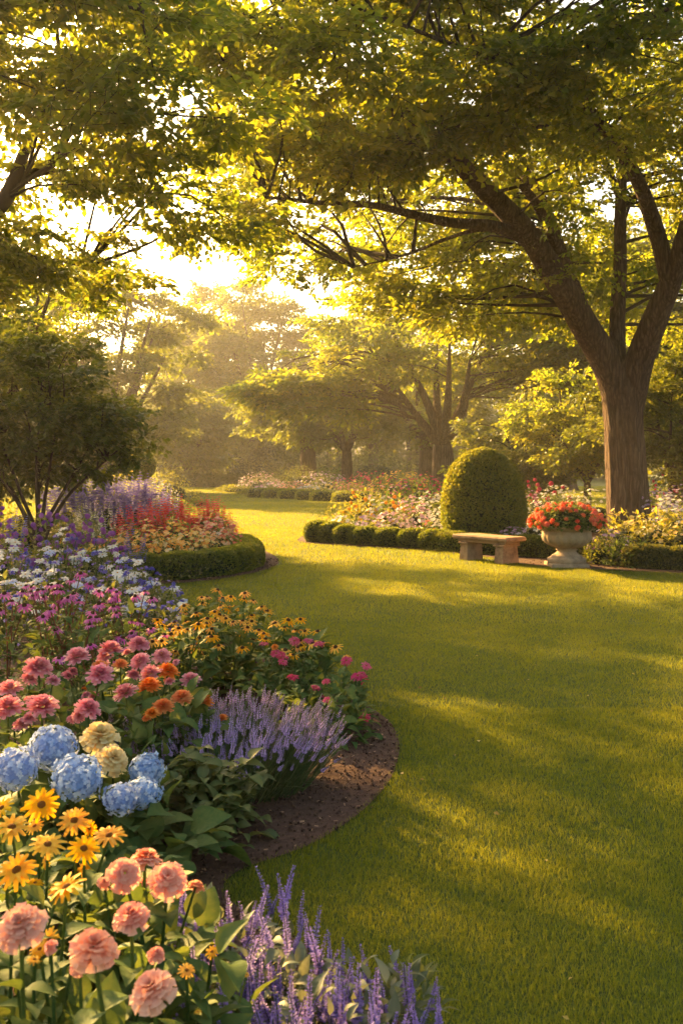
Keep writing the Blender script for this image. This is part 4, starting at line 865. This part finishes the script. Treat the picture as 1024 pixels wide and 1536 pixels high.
# hydrangeas
hy = dict(L=.125, pairs=3, extra=80, exr=.30, exh=.29, r=.006, T=OVATE, wscale=1.35)
plant_px("hydrangea", "blue hydrangea with three large round heads at the photo's left edge", "flowering shrub", 'blue', [(24, 1153, 3.75, 76), (80, 1122, 3.9, 70), (116, 1166, 3.7, 74)], "blue hydrangeas in the near bed", lean=(0, -.4, 1), **hy)
plant_px("hydrangea", "blue hydrangea with three heads bunched together, left of the leafy green plant", "flowering shrub", 'blue', [(220, 1155, 3.9, 56), (181, 1199, 3.65, 60), (215, 1190, 3.75, 60)], "blue hydrangeas in the near bed", lean=(0, -.4, 1), **hy)
plant_px("carnation", "cream ruffled flower pair standing between the two blue hydrangeas", "flowering plant", 'cream', [(150, 1107, 4.1, 60), (169, 1139, 3.95, 60)], lean=(.1, -.5, .8), **hy)
def leafy():
    t = thing("leafy_perennial", "low green leafy plant without flowers between the hydrangea and the bare soil", "plant", (-.62, 4.25, .012)); g = Geo()
    for k in range(40):
        a, q = U(0, 6.28), U(.02, .24); leafy_stem(g, (q*cos(a)*.5, q*sin(a)*.5, 0), (q*cos(a)*1.25, q*sin(a)*1.2, U(.22, .36)-q*.25), .003, 7, .085, OVATE, 0, 1, .0, 1.1)
    bushel(g, (0, 0, 0), .28, .25, .26, 130, .10, OVATE, wscale=1.1)
    obj("foliage", g.mesh("foliage", [M['fine'], M['green']], True), t)
leafy()
def lavender():
    t = thing("lavender", "wide dome of lavender with pale purple spikes beside the bare soil", "flowering plant", (-.62, 4.92, .012)); g = Geo(); n = 1500
    def blades(m, h0, h1, rad, wd):
        a = rng.uniform(0, 2*pi, m); q = rad*np.sqrt(rng.random(m)); x, y = q*np.cos(a)*.5, q*np.sin(a)*.45
        L = rng.uniform(h0, h1, m); ln = q/rad*rng.uniform(.7, 1.15, m)*.9+rng.normal(0, .08, m); d = np.stack([np.cos(a)*np.sin(ln), np.sin(a)*np.sin(ln), np.cos(ln)], -1)
        p0 = np.stack([x, y, 0*x], -1); p1 = p0+d*L[:, None]*.6; p2 = p1+nrm(d+[0, 0, -.35]+rng.normal(0, .1, (m, 3)))*L[:, None]*.4
        s = np.stack([-np.sin(a), np.cos(a), 0*a], -1)*wd; b = np.arange(m)[:, None]*5
        g.add(np.stack([p0-s, p0+s, p1-s, p1+s, p2], 1).reshape(-1, 3), b+[0, 1, 3, 2], b+[2, 3, 4], np.repeat(np.clip(rng.normal(.5, .25, m), 0, 1), 5))
    blades(n, .22, .36, .6, .0026); blades(1500, .20, .36, .8, .003)
    obj("foliage", g.mesh("foliage", M['lav_leaf']), t)
    for k in range(100):
        a, q = U(0, 6.28), math.sqrt(U(0, 1)); ln = q*.62+rng.normal(0, .07)
        o = bpy.data.objects.new("flower_spike", heads['lav', rng.integers(3)].mesh); C.objects.link(o); o.parent = t
        o.location = (q*cos(a)*.46, q*sin(a)*.34, .0); d = (cos(a)*sin(ln), sin(a)*sin(ln), cos(ln)); import mathutils
        s = U(.72, 1.24); o.rotation_euler = mathutils.Vector(d).to_track_quat('Z', 'Y').to_euler(); o.scale = (s*1.15, s*1.15, s)
    b = Geo(); T = None
    hm = heads['lav', 0].mesh; v = np.empty(len(hm.vertices)*3); hm.vertices.foreach_get("co", v); v = v.reshape(-1, 3)*[1.15, 1.15, 1]; ps = [tuple(p.vertices) for p in hm.polygons]
    mi = np.array([p.material_index for p in hm.polygons]); q4 = np.array([p for p in ps if len(p) == 4]); t3 = np.array([p for p in ps if len(p) == 3]).reshape(-1, 3)
    ti = np.empty(len(hm.vertices)); hm.attributes["tint"].data.foreach_get("value", ti)
    TT = (v, q4, t3, ti, (np.array([m for m, p in zip(mi, ps) if len(p) == 4]), np.array([m for m, p in zip(mi, ps) if len(p) == 3])))
    m = 950; a = rng.uniform(0, 6.28, m); q = np.sqrt(rng.random(m)); ln = q*.65+rng.normal(0, .08, m); d = np.stack([np.cos(a)*np.sin(ln), np.sin(a)*np.sin(ln), np.cos(ln)], -1)
    R = frames(nrm(np.cross(d, rand_dirs(m))), d); scatter(b, TT, np.stack([q*np.cos(a)*.46, q*np.sin(a)*.34, 0*q], -1), R, rng.uniform(.68, 1.24, m), .5)
    o = tag(obj("flower_spikes_behind", b.mesh("flower_spikes_behind", [M['lavender'], M['lav_leaf']]), t), kind='stuff')
lavender()
# pink zinnias
G3 = "pink zinnias in the near bed"; zz = dict(L=.11, pairs=5, extra=60, exr=.24, exh=.46, r=.005, wscale=1.15, lean=(0, -.3, 1), young=2)
for lab, rows in (("pink zinnia with three blooms at the photo's left edge, above the blue hydrangea", [(64, 1061, 4.3, 52), (12, 1063, 4.3, 46), (15, 1035, 4.5, 48)]), ("pink zinnia with one round bloom centred above the cream flowers", [(132, 1064, 4.35, 46)]),
                  ("pink zinnia with a broad pale bloom under the magenta coneflowers", [(58, 1003, 4.8, 50)]), ("pink zinnia with two blooms in the middle of the pink drift", [(151, 1013, 4.75, 46), (116, 987, 5.0, 50)]), ("pink zinnia with a bloom just right of the middle of the pink drift", [(189, 1040, 4.5, 42)]),
                  ("deep pink zinnia with two high blooms at the back of the pink drift", [(166, 975, 5.2, 46), (208, 968, 5.4, 40)]), ("deep pink zinnia with two blooms left of the black-eyed susans", [(211, 993, 5.1, 38), (243, 985, 5.3, 32)]), ("pink zinnia with the two rightmost blooms of the pink drift", [(286, 1021, 5.1, 38), (226, 1012, 4.9, 40)])):
    plant_px("zinnia", lab, "flowering plant", 'pink', rows, G3, **zz)
G4 = "orange zinnias in the near bed"
for lab, rows in (("orange zinnia with two blooms at the back of the pink zinnia drift", [(181, 998, 4.9, 30), (150, 1001, 4.9, 26)]), ("salmon orange zinnia among the pink blooms", [(225, 1031, 4.75, 42), (252, 1008, 4.95, 34)]),
                  ("bright orange zinnia nearest the lavender dome", [(273, 1048, 4.75, 40), (304, 1053, 4.85, 34)]), ("golden orange zinnia low at the left side of the lavender dome", [(245, 1061, 4.6, 32), (228, 1071, 4.5, 28)])):
    plant_px("zinnia", lab, "flowering plant", 'orange', rows, G4, **zz)
# black-eyed susans
G5 = "black-eyed susans in the near bed"
sus = [("black-eyed susan with the leftmost blooms, above the deep pink zinnias", -1.28, 7.3, .40, 8), ("black-eyed susan at the back left of its clump, before the blue flowers", -1.12, 8.3, .5, 8), ("black-eyed susan at the top of its clump, with the tallest blooms against the lawn", -.80, 7.9, .52, 10),
       ("black-eyed susan in the middle of its clump with big dark leaves below", -.78, 7.0, .50, 10), ("black-eyed susan at the right end of its clump, beside the crimson asters", -.42, 7.2, .44, 9), ("black-eyed susan at the front left of its clump above the orange zinnia", -1.06, 6.7, .50, 7), ("black-eyed susan low at the right, spilling toward the lawn edge", -.22, 6.9, .36, 6)]
for lab, x, y, h, n in sus:
    hd = []
    n += 3
    for k in range(n):
        a, q = k*2.4, .25*math.sqrt((k+.5)/n); hd.append((x+q*cos(a)*1.1+U(-.03, .03), y+q*sin(a)+U(-.03, .03), h*(1.06-.28*(q/.23)**2)+U(-.05, .05), U(.048, .062)))
    flower_plant("black_eyed_susan", lab, "flowering plant", (x, y), hd, 'susan', .05, G5, L=.14, pairs=3, extra=38, exr=.25, exh=.32, lean=(0, -.3, 1), wscale=1.0)
# crimson asters by the soil edge
G6 = "crimson asters at the soil edge"
for lab, x, y, h, kinds, n in (("crimson aster with the one orange-centred pair of blooms, left end of its patch", -.50, 6.45, .44, ['orange', 'aster', 'aster', 'aster'], 4), ("crimson aster in the middle of its patch, under the black-eyed susans", -.24, 6.35, .42, ['aster']*5, 5),
                               ("crimson aster at the right end of its patch overhanging the soil", .02, 6.1, .32, ['aster']*5, 5), ("crimson aster at the front of its patch above the lavender dome", -.20, 5.85, .30, ['aster']*4, 4), ("leafy crimson aster with few blooms nearest the bare soil", .0, 5.75, .22, ['aster']*2, 2)):
    hd = [(x+U(-.15, .15), y+U(-.12, .12), h+U(-.08, .07), U(.032, .046)) for _ in range(n)]
    flower_plant("aster", lab, "flowering plant", (x, y), hd, 'aster', .04, G6, L=.085, T=LANCE, pairs=6, extra=90, exr=.19, exh=.26, wscale=1.5, kinds=kinds, leaf='green')
# magenta coneflowers
G7 = "magenta coneflowers in the near bed"
for i, (x, y, h, n, lab) in enumerate(((-2.25, 6.5, .78, 7, "magenta coneflower at the photo's left edge, with the boldest pink blooms"), (-1.98, 6.9, .80, 8, "magenta coneflower second from the left edge, above the pale pink zinnia"), (-1.75, 6.6, .70, 8, "magenta coneflower with reddish stems in the middle of its drift"), (-1.62, 7.3, .72, 8, "magenta coneflower at the back of its drift touching the white daisies"),
                                       (-1.42, 6.9, .56, 7, "magenta coneflower sloping down toward the black-eyed susans"), (-2.15, 7.5, .80, 7, "magenta coneflower at the back left of its drift"), (-1.58, 6.2, .52, 5, "sparse magenta coneflower in front of its drift with small blooms"))):
    hd = [(x+U(-.2, .2), y+U(-.2, .2), h-.07+U(-.12, .07), U(.044, .060)) for _ in range(n+4)]
    flower_plant("coneflower", lab, "flowering plant", (x, y), hd, 'cone', .045, G7, L=.12, T=LANCE, pairs=5, extra=60, exr=.24, exh=.5, stem='stem_red', lean=(0, -.2, 1), wscale=1.1)
# blue and white drift
drift = []
for i, (x, y, h, wlab) in enumerate(((-2.95, 8.6, .78, "at the photo's left edge"), (-2.45, 8.3, .76, "above the magenta coneflowers"), (-2.0, 8.6, .66, "with the biggest open white blooms"), (-1.62, 8.5, .50, "sloping down behind the black-eyed susans"), (-3.2, 9.6, .86, "at the left edge, farther back"),
                                     (-2.7, 9.5, .84, "in the very middle of the drift"), (-2.2, 9.6, .70, "right of the drift's middle"), (-1.8, 9.6, .52, "beside the open lawn"), (-3.1, 10.7, .90, "at the back left under the purple phlox"), (-2.6, 10.6, .80, "at the back, before the box hedge"), (-2.15, 10.4, .60, "at the back right, nearest box hedge and lawn"))):
    hd, kd = [], []
    for k in range(23):
        a, q = U(0, 6.28), .34*math.sqrt(U(0, 1)); kk = rng.choice(['white', 'bluewhite', 'indigo', 'indigo'], p=[.38, .14, .28, .20]); kd.append(kk)
        hd.append((x+q*cos(a), y+q*sin(a), h*(1-.35*(q/.34)**2)+U(-.12, .04), U(.046, .062) if kk != 'indigo' else U(.026, .038)))
    t = flower_plant("mixed_daisies" if False else "garden_anemone", f"clump of white and blue open flowers {wlab}", "flowering plant", (x, y), hd, 'white', .04, "blue and white flowers of the left drift", L=.085, T=LANCE, pairs=5, extra=150, exr=.36, exh=h*.75, kinds=kd, leaf='fine', wscale=1.1)
    b = Geo(); m = 70; d = rand_dirs(m); d[:, 2] = np.abs(d[:, 2]); p = d*[.36, .36, h*.95]*rng.uniform(.8, 1.02, (m, 1)); nn = nrm(d+[0, -.4, .4])
    scatter(b, FLOWER5, p, frames(nrm(np.cross(nn, rand_dirs(m))), nn), rng.uniform(.012, .024, m), rng.random(m)); obj("blossoms", b.mesh("blossoms", M['violet']), t)
# purple phlox behind
for x, y, h, lab in ((-4.0, 11.4, .92, "purple phlox at the left edge beneath the dark shrub"), (-3.45, 11.7, .96, "pinkest purple phlox, before the stems of the dark shrub"), (-3.0, 11.9, .84, "purple phlox at the right end, near the box hedge"), (-3.7, 10.6, .90, "purple phlox in front, beside the white and blue flowers")):
    mound("phlox", lab, "flowering plant", x, y, .40, .36, h, 'fine', .085, 420, 'purple', 110, .034, 'ball', "purple phlox behind the blue and white drift", T=LANCE, wscale=1.3, top=.25)
for x, y, h, lab in ((-3.35, 10.2, .98, "indigo larkspur spikes standing out at the left edge"), (-2.35, 11.3, .80, "indigo larkspur spikes before the box hedge")):
    mound("larkspur", lab, "flowering plant", x, y, .16, .16, h, 'fine', .07, 120, 'indigo', 46, .045, 'spike', "indigo larkspur", T=LANCE, top=.55)

# ------------------------------------------------------------------ the left island bed
B = "red salvia of the island bed"
for i, (x, y, r, h, lab) in enumerate(((-3.55, 17.6, .55, .80, "red salvia at the left of its mass, beside the white flowers"), (-2.95, 17.4, .55, .85, "red salvia mound in the middle of its mass"), (-2.35, 17.8, .50, .82, "red salvia at the right of its mass, brightest red spikes"), (-3.2, 18.4, .6, .90, "red salvia at the back, before the lavender-blue salvia"), (-2.5, 18.8, .5, .86, "red salvia at the back right, touching the lawn view"))):
    mound("red_salvia", lab, "flowering plant", x, y, r, r, h*.86, 'green', .075, 520, 'red', 130, .085, 'spike', B, T=LANCE, wscale=1.2, top=.15)
for i, (x, y, r, h, bl, lab) in enumerate(((-3.95, 14.9, .45, .50, 'marigold', "orange marigold clump at the left end of the hedge bed"), (-3.25, 15.0, .5, .48, 'marigold', "golden marigold clump below the white spiky flowers"), (-2.7, 14.95, .45, .48, 'marigold', "yellow marigold clump in the middle of the hedged border"), (-2.25, 15.4, .42, .50, 'marigold', "marigold clump right of the border's middle"), (-2.0, 16.1, .40, .52, 'mixed', "orange and cream mixed clump behind the hedge's right bend"),
                                           (-2.05, 16.9, .42, .58, 'mixed', "pink and cream mixed clump at the hedge's right end"), (-2.3, 17.6, .42, .62, 'mixed', "tallest mixed clump at the bed's right edge, below red salvia"), (-2.6, 15.9, .5, .56, 'marigold', "orange marigold clump right under the red salvia"), (-3.2, 15.9, .5, .56, 'marigold', "orange marigold clump between the white flowers and red salvia"))):
    mound("marigold", lab, "flowering plant", x, y, r, r*.9, h*1.1, 'fine', .055, 420, bl, 150, .044, 'daisy', "marigolds along the island hedge", top=.15)
for x, y, h, lab in ((-4.25, 16.6, .85, "white spiky flowering plant left of the red salvia"), (-3.85, 16.3, .72, "white spiky flowering plant with drooping pale leaves above the marigolds")):
    mound("white_salvia", lab, "flowering plant", x, y, .32, .3, h, 'grey_leaf', .16, 150, 'white', 48, .050, 'spike', "white spiky flowers of the island bed", T=NARROW, top=.35)
for i, (px, Y, h, lab) in enumerate(((100, 20.5, 1.08, "lavender-blue salvia at the left behind the shrub's stems"), (132, 21.2, 1.10, "second lavender-blue salvia from the shrub's stems"), (165, 21.0, 1.14, "tallest lavender-blue salvia in the middle of its row"), (198, 21.6, 1.06, "lavender-blue salvia just behind the red salvia"), (228, 22.2, .98, "lavender-blue salvia at the right end below the clipped ball"), (182, 23.2, 1.05, "lavender-blue salvia farthest back in its row"))):
    mound("blue_salvia", lab, "flowering plant", at(px, Y), Y, .58, .5, h, 'grey_leaf', .10, 420, 'bluesalvia', 150, .12, 'spike', "lavender-blue salvia of the island bed", T=LANCE, top=.3)
for px, Y, rx, h, lf, lab in ((72, 18, .55, .62, 'dark_leaf', "dark low shrub at the foot of the multi-stemmed shrub"), (105, 17.6, .45, .66, 'dark_leaf', "dark green mound between the shrub's stems and the white flowers"), (20, 17.5, .7, .75, 'lime', "golden leaved bush at the left edge behind the phlox"), (135, 18.6, .4, .6, 'fine', "feathery green clump behind the white spiky flowers"), (30, 21, .8, .9, 'lime', "golden bush in sun beneath the dark shrub's crown")):
    mound("garden_shrub", lab, "shrub", at(px, Y), Y, rx, rx, h, lf, .07, 900)
for px, Y, rx, h, lf, bl, lab in ((185, 28, .8, 1.35, 'lime', 'cream', "yellow flowering bush left of the clipped ball's stem"), (232, 36, .95, 1.05, 'grey_leaf', 'white', "silvery mound right of the clipped ball"), (258, 40, 1.15, 1.35, 'lime', None, "rounded yellow-green shrub right of the silvery mound"), (285, 43, .95, .55, 'dark_leaf', None, "low dark mound at the edge of the far lawn"), (240, 33, .6, .5, 'grey_leaf', 'white', "small grey mound before the yellow-green shrub"), (262, 36, .7, .40, 'box_leaf', None, "flat green mound running onto the far lawn"), (150, 30, 1.3, 1.2, 'dark_leaf', None, "dark bush behind the lavender-blue salvia"), (298, 39.5, .6, .3, 'box_leaf', None, "tiny flat mound at the tip of the far left bed")):
    mound("garden_shrub", lab, "shrub", at(px, Y), Y, rx, rx*.8, h, lf, .09, 900, bl, 120, .04)
def multi_stem():
    Y = 15.6; x = at(58, Y); t = thing("multi_stem_shrub", "dark rounded shrub on many bare stems at the left behind the phlox", "shrub", (x, Y, 0)); skel = []; o = np.array([x, Y, 0])
    for k, (tx, ty, tz) in enumerate(((-.9, .2, 1.9), (-.45, -.4, 2.0), (-.1, .3, 2.3), (.35, -.3, 2.1), (.75, .2, 1.9), (1.1, -.1, 1.7), (-.7, -.5, 1.7), (.15, -.6, 1.8))):
        g = Geo(); pth = spline([(U(-.08, .08), U(-.08, .08), -.05), (tx*.12+U(-.05, .05), ty*.2, .55), (tx*.45, ty*.5, 1.15), (tx, ty, tz)], 14)
        tube(g, pth, np.linspace(.055, .014, 14), 8, .5, 0, .05, k); skel += list(pth[6:]); obj("stem", g.mesh("stem", M['bark_thin'], True), t)
    E = [(-.1, 0, 2.5, 1.5, 1.25, 1.15, 84), (.65, 0, 2.0, .85, .9, .6, 14), (-1.0, 0, 1.85, .8, 1, .55, 14)]
    cl = ellipsoid_points(E, 84, .4); cl = cl[cl[:, 2] > 1.25]; g = Geo(); branches_to(g, cl, np.array(skel), .016); obj("branchwork", g.mesh("branchwork", M['bark_thin'], True), t)
    h = Geo(); crown_mesh(h, cl, (0, 0, 1.2), 10, .42, .46, .5, SPRAY); obj("crown", h.mesh("crown", [M['shrub_leaf'], M['bark_thin']]), t)
multi_stem()

# ------------------------------------------------------------------ the right-hand bed
R_ = "flowers of the right bed"
for px, Y, rx, h, lf, L, n, bl, nb, bs, st, lab in (
    (505, 22.6, .45, .72, 'lime', .12, 260, None, 0, 0, '', "spiky yellow-green plant at the left tip of the right bed"),
    (522, 21.6, .40, .50, 'green', .10, 300, 'white', 26, .05, 'flat', "plant with white open flowers behind the second box ball"),
    (540, 22.8, .50, .86, 'lime', .13, 300, 'gold', 30, .06, 'ball', "yellow flowering plant with upright leaves near the bed's left tip"),
    (556, 21.2, .40, .48, 'fine', .07, 380, 'mauve', 130, .030, 'flat', "mauve flowered mound close behind the box mounds"),
    (575, 23, .50, .84, 'green', .13, 320, 'white', 60, .045, 'flat', "tall green plant dotted with white flowers"),
    (598, 22.6, .45, .86, 'lime', .12, 300, 'gold', 24, .06, 'ball', "yellow-topped plant just right of the white dotted one"),
    (592, 20.9, .48, .62, 'fine', .07, 420, 'pinkwhite', 190, .036, 'flat', "pink and white mound behind the box row"),
    (620, 21.6, .46, .82, 'fine', .07, 420, 'pinkwhite', 170, .036, 'flat', "tall pink and white mound near the clipped dome"),
    (578, 20.6, .22, .34, 'grey_leaf', .06, 160, 'white', 70, .030, 'flat', "low silvery clump between the mauve mound and pink mound"),
    (640, 20.2, .35, .42, 'green', .08, 240, 'coral', 24, .040, 'flat', "dark green plant with a few coral flowers left of the dome"),
    (650, 22.5, .55, .88, 'fine', .07, 460, 'white', 260, .032, 'flat', "white flower mass left of the clipped dome"),
    (662, 20.6, .42, .55, 'grey_leaf', .06, 380, 'white', 230, .030, 'flat', "low white flower mound at the left foot of the clipped dome"),
    (635, 25, .7, 1.05, 'green', .12, 420, 'red', 9, .06, 'flat', "tall dark green plant with red flowers at the back, left of the dome"),
    (590, 26, .8, 1.0, 'green', .13, 460, 'pinkwhite', 60, .04, 'flat', "broad tall green plant at the back of the bed's left end"),
    (550, 26, .7, .95, 'lime', .13, 380, None, 0, 0, '', "tall pale green plant at the back of the bed's left tip"),
    (770, 18.4, .36, .42, 'fine', .06, 300, 'pinkwhite', 120, .032, 'flat', "low pink flowered clump at the right foot of the clipped dome"),
    (800, 19.6, .50, .66, 'grey_leaf', .06, 420, 'white', 230, .030, 'flat', "white flower mound right of the clipped dome"),
    (795, 22, .7, .92, 'fine', .07, 480, 'pinkwhite', 240, .032, 'flat', "pale pink and white mass behind the white mound right of the dome"),
    (845, 23.5, .9, 1.0, 'grey_leaf', .08, 560, 'white', 200, .034, 'flat', "silver and white mass behind the urn"),
    (893, 24, .9, .98, 'green', .09, 560, 'white', 110, .034, 'flat', "green and white mass between urn and great trunk"),
    (815, 26, .9, 1.15, 'green', .10, 480, 'crimson', 34, .075, 'ball', "tall plants with crimson flower heads at the back right of the dome"),
    (775, 26, .7, 1.12, 'green', .10, 420, 'crimson', 18, .085, 'ball', "tall plants with crimson heads close behind the dome's right side"),
    (985, 22, .8, 1.0, 'fine', .08, 520, 'mauve', 260, .034, 'flat', "mauve flower mass right of the great trunk"),
    (1030, 22.5, .8, 1.02, 'fine', .08, 520, 'mauve', 260, .034, 'flat', "mauve flower mass at the right edge of the photo"),
    (1000, 24.5, .9, 1.15, 'green', .09, 460, 'crimson', 40, .06, 'ball', "tall plants with crimson heads behind the mauve flowers"),
    (1010, 19.2, .6, .88, 'fine', .07, 460, 'white', 260, .034, 'flat', "white flower mass at the right edge above the lime plants"),
    (1000, 20.6, .3, .85, 'fine', .07, 160, 'indigo', 40, .06, 'spike', "purple spiked plant right of the great trunk"),
    (940, 17.6, .62, .72, 'lime', .12, 420, 'cream', 60, .036, 'flat', "yellow-green plant with cream flowers at the foot of the great trunk"),
    (985, 17.2, .60, .78, 'lime', .13, 380, 'cream', 50, .036, 'flat', "yellow-green plant with arching leaves right of the great trunk's foot"),
    (1030, 16.8, .60, .76, 'lime', .13, 380, 'cream', 70, .036, 'flat', "yellow-green plant with cream flowers at the photo's right edge"),
    (918, 16.4, .42, .52, 'fine', .09, 300, 'pinkwhite', 50, .034, 'flat', "small clump with pale pink flowers right of the urn"),
    (900, 16.1, .34, .40, 'box_leaf', .05, 700, None, 0, 0, '', "small dark rounded bush close to the right of the urn"),
    (945, 15.7, .45, .42, 'green', .09, 420, None, 0, 0, '', "leafy green bush on the soil at the front of the right bed")):
    mound("border_plant", lab, "flowering plant", at(px, Y), Y, rx, rx*.9, h, lf, L, n, bl, int(nb*1.1), bs*(1.3 if st == 'flat' else .85), st, R_, T=LANCE if L > .085 else LEAF, wscale=1.15, top=.2)
# ------------------------------------------------------------------ far beds across the lawn
far = [(352, 62, 1.6, .55, 'box_leaf', None, "square clipped box at the left end of the far bed"), (377, 56, 1.0, .42, 'box_leaf', None, "low clipped box right of the far bed's square one"), (392, 62, 1.9, 1.5, 'grey_leaf', 'pinkwhite', "pale pink feathery mound in the far bed"), (414, 56, 1.6, .80, 'grey_leaf', 'pinkwhite', "pink-white low mound at the front of the far bed"), (436, 66, 2.0, 2.0, 'box_leaf', None, "round green mound at the back of the far bed"),
       (455, 63, 1.9, 2.2, 'fine', None, "largest round grassy mound in the far bed"), (445, 53, 1.5, .95, 'fine', 'peach', "peach flowered mound in the far bed"), (470, 52, 1.4, .7, 'grey_leaf', 'white', "white low mound in the far bed"), (488, 56, 2.0, 1.6, 'grey_leaf', 'mauve', "pale lilac mound in the far bed behind the golden one"), (512, 48, 2.2, 1.05, 'lime', 'cream', "wide golden mound nearest in the far bed"),
       (535, 47, 1.2, .95, 'lime', 'peach', "small peach-gold mound at the right of the wide golden one"), (560, 50, 2.6, 1.55, 'green', 'crimson', "hedge topped with red flowers behind the wide golden mound"), (605, 46, 2.2, 1.7, 'lime', 'gold', "yellow-green bush at the right of the red topped hedge"), (500, 60, 1.6, 2.1, 'green', None, "plain green mound before the slender tree"), (475, 70, 2.0, 2.2, 'green', None, "dark mound without flowers behind the lilac one"),
       (640, 40, 1.8, 1.5, 'green', 'crimson', "green bush with dark red flowers at the spreading tree's foot"), (700, 41, 1.8, 1.4, 'green', None, "plain green bush right of the spreading tree's trunk")]
for px, Y, rx, h, lf, bl, lab in far:
    mound("far_bed_mound", lab, "shrub", at(px, Y), Y, rx*.85, rx*.7, h*.72, lf, .11, 1200, bl, 260, .07, 'flat', "mounds of the far bed", top=.3)
for i, (px, Y, r) in enumerate(((398, 51, 1.0), (421, 50, .95), (446, 49, .95), (473, 47.5, .95), (502, 46, 1.15), (532, 44.5, 1.0))):
    t = thing("box_block", f"{words[i]} flat-topped box block from the left along the far bed's front", "shrub", (at(px, Y), Y, 0), "box blocks along the far bed"); g = Geo(); clipped(g, (0, 0, .16), (r, r*.7, .30), 2600, .075, power=4, seed=i); obj("foliage", g.mesh("foliage", [M['box_leaf'], M['core']]), t)
# ------------------------------------------------------------------ air
def haze():
    m = bpy.data.materials.new("haze"); m.use_nodes = True; nt = m.node_tree; nt.nodes.remove(nt.nodes["Principled BSDF"])
    v = nt.nodes.new("ShaderNodeVolumePrincipled"); v.inputs["Color"].default_value = (1, .95, .87, 1); v.inputs["Density"].default_value = .00075; v.inputs["Anisotropy"].default_value = .52
    nt.links.new(v.outputs[0], nt.nodes["Material Output"].inputs["Volume"])
    g = bpy.data.meshes.new("haze"); x0, x1, y0, y1, z0, z1 = -175, 175, -30, 200, -1, 27
    g.from_pydata([(x0, y0, z0), (x1, y0, z0), (x1, y1, z0), (x0, y1, z0), (x0, y0, z1), (x1, y0, z1), (x1, y1, z1), (x0, y1, z1)], [], [(0, 3, 2, 1), (4, 5, 6, 7), (0, 1, 5, 4), (1, 2, 6, 5), (2, 3, 7, 6), (3, 0, 4, 7)])
    g.materials.append(m); tag(obj("haze", g), "warm morning haze hanging in the garden air", kind='stuff')
haze()
# leafy plants that fill the near bed between the flowers
for x, y, r, h, n, lab in ((-.95, 2.15, .22, .42, 170, "broad leaved green plant without flowers at the left edge under the golden daisies"), (-.62, 1.95, .20, .40, 170, "broad leaved green plant between the two lowest peach flowers"), (-.70, 2.55, .22, .42, 170, "broad leaved green plant under the topmost golden daisies"),
                           (-.45, 2.3, .17, .36, 130, "broad leaved green plant between peach flowers and violet salvia"), (-1.05, 3.15, .3, .34, 170, "dark leafy plant between the golden daisies and the left blue hydrangea"), (-.75, 3.3, .25, .30, 150, "dark leafy plant below the bunched blue hydrangea heads"),
                           (-1.35, 4.1, .3, .38, 190, "leafy plant behind the left blue hydrangea"), (-.95, 4.4, .26, .36, 190, "leafy plant behind the cream ruffled flowers"), (-1.55, 5.2, .3, .5, 210, "leafy plant at the back of the pink zinnias by the photo's left edge"), (-1.1, 5.6, .3, .46, 210, "leafy plant between pink zinnias and black-eyed susans")):
    t = thing("leafy_perennial", lab, "plant", (x, y, .012), "leafy plants filling the near bed"); g = Geo()
    bushel(g, (0, 0, 0), r*1.15, r*1.15, h, n, .085, OVATE, wscale=1.2, up=.2, shell=.3); obj("foliage", g.mesh("foliage", M['green'], True), t)
def fallen():
    g = Geo(); n = 170; y = 2.6+U(0, 1, n)**1.3*17; x = U(-.42, .42, n)*y+U(-1, 1, n); k = off_beds(x, y); x, y = x[k], y[k]; n = len(x)
    scatter(g, LEAF, np.stack([x, y, np.full(n, .022)], -1), frames(nrm(rng.normal(size=(n, 3))*[1, 1, .3]), np.array([0, 0, 1.])+rng.normal(0, .35, (n, 3))), rng.uniform(.014, .032, n), rng.random(n))
    m = leaf_mat("fallen_leaf", [(.16, .075, .02), (.38, .25, .04), (.52, .40, .10)], [(.3, .15, .03), (.5, .36, .04), (.6, .5, .1)], .25)
    tag(obj("fallen_leaves", g.mesh("fallen_leaves", m)), "small yellow fallen leaves scattered over the lawn", kind='stuff')
fallen()
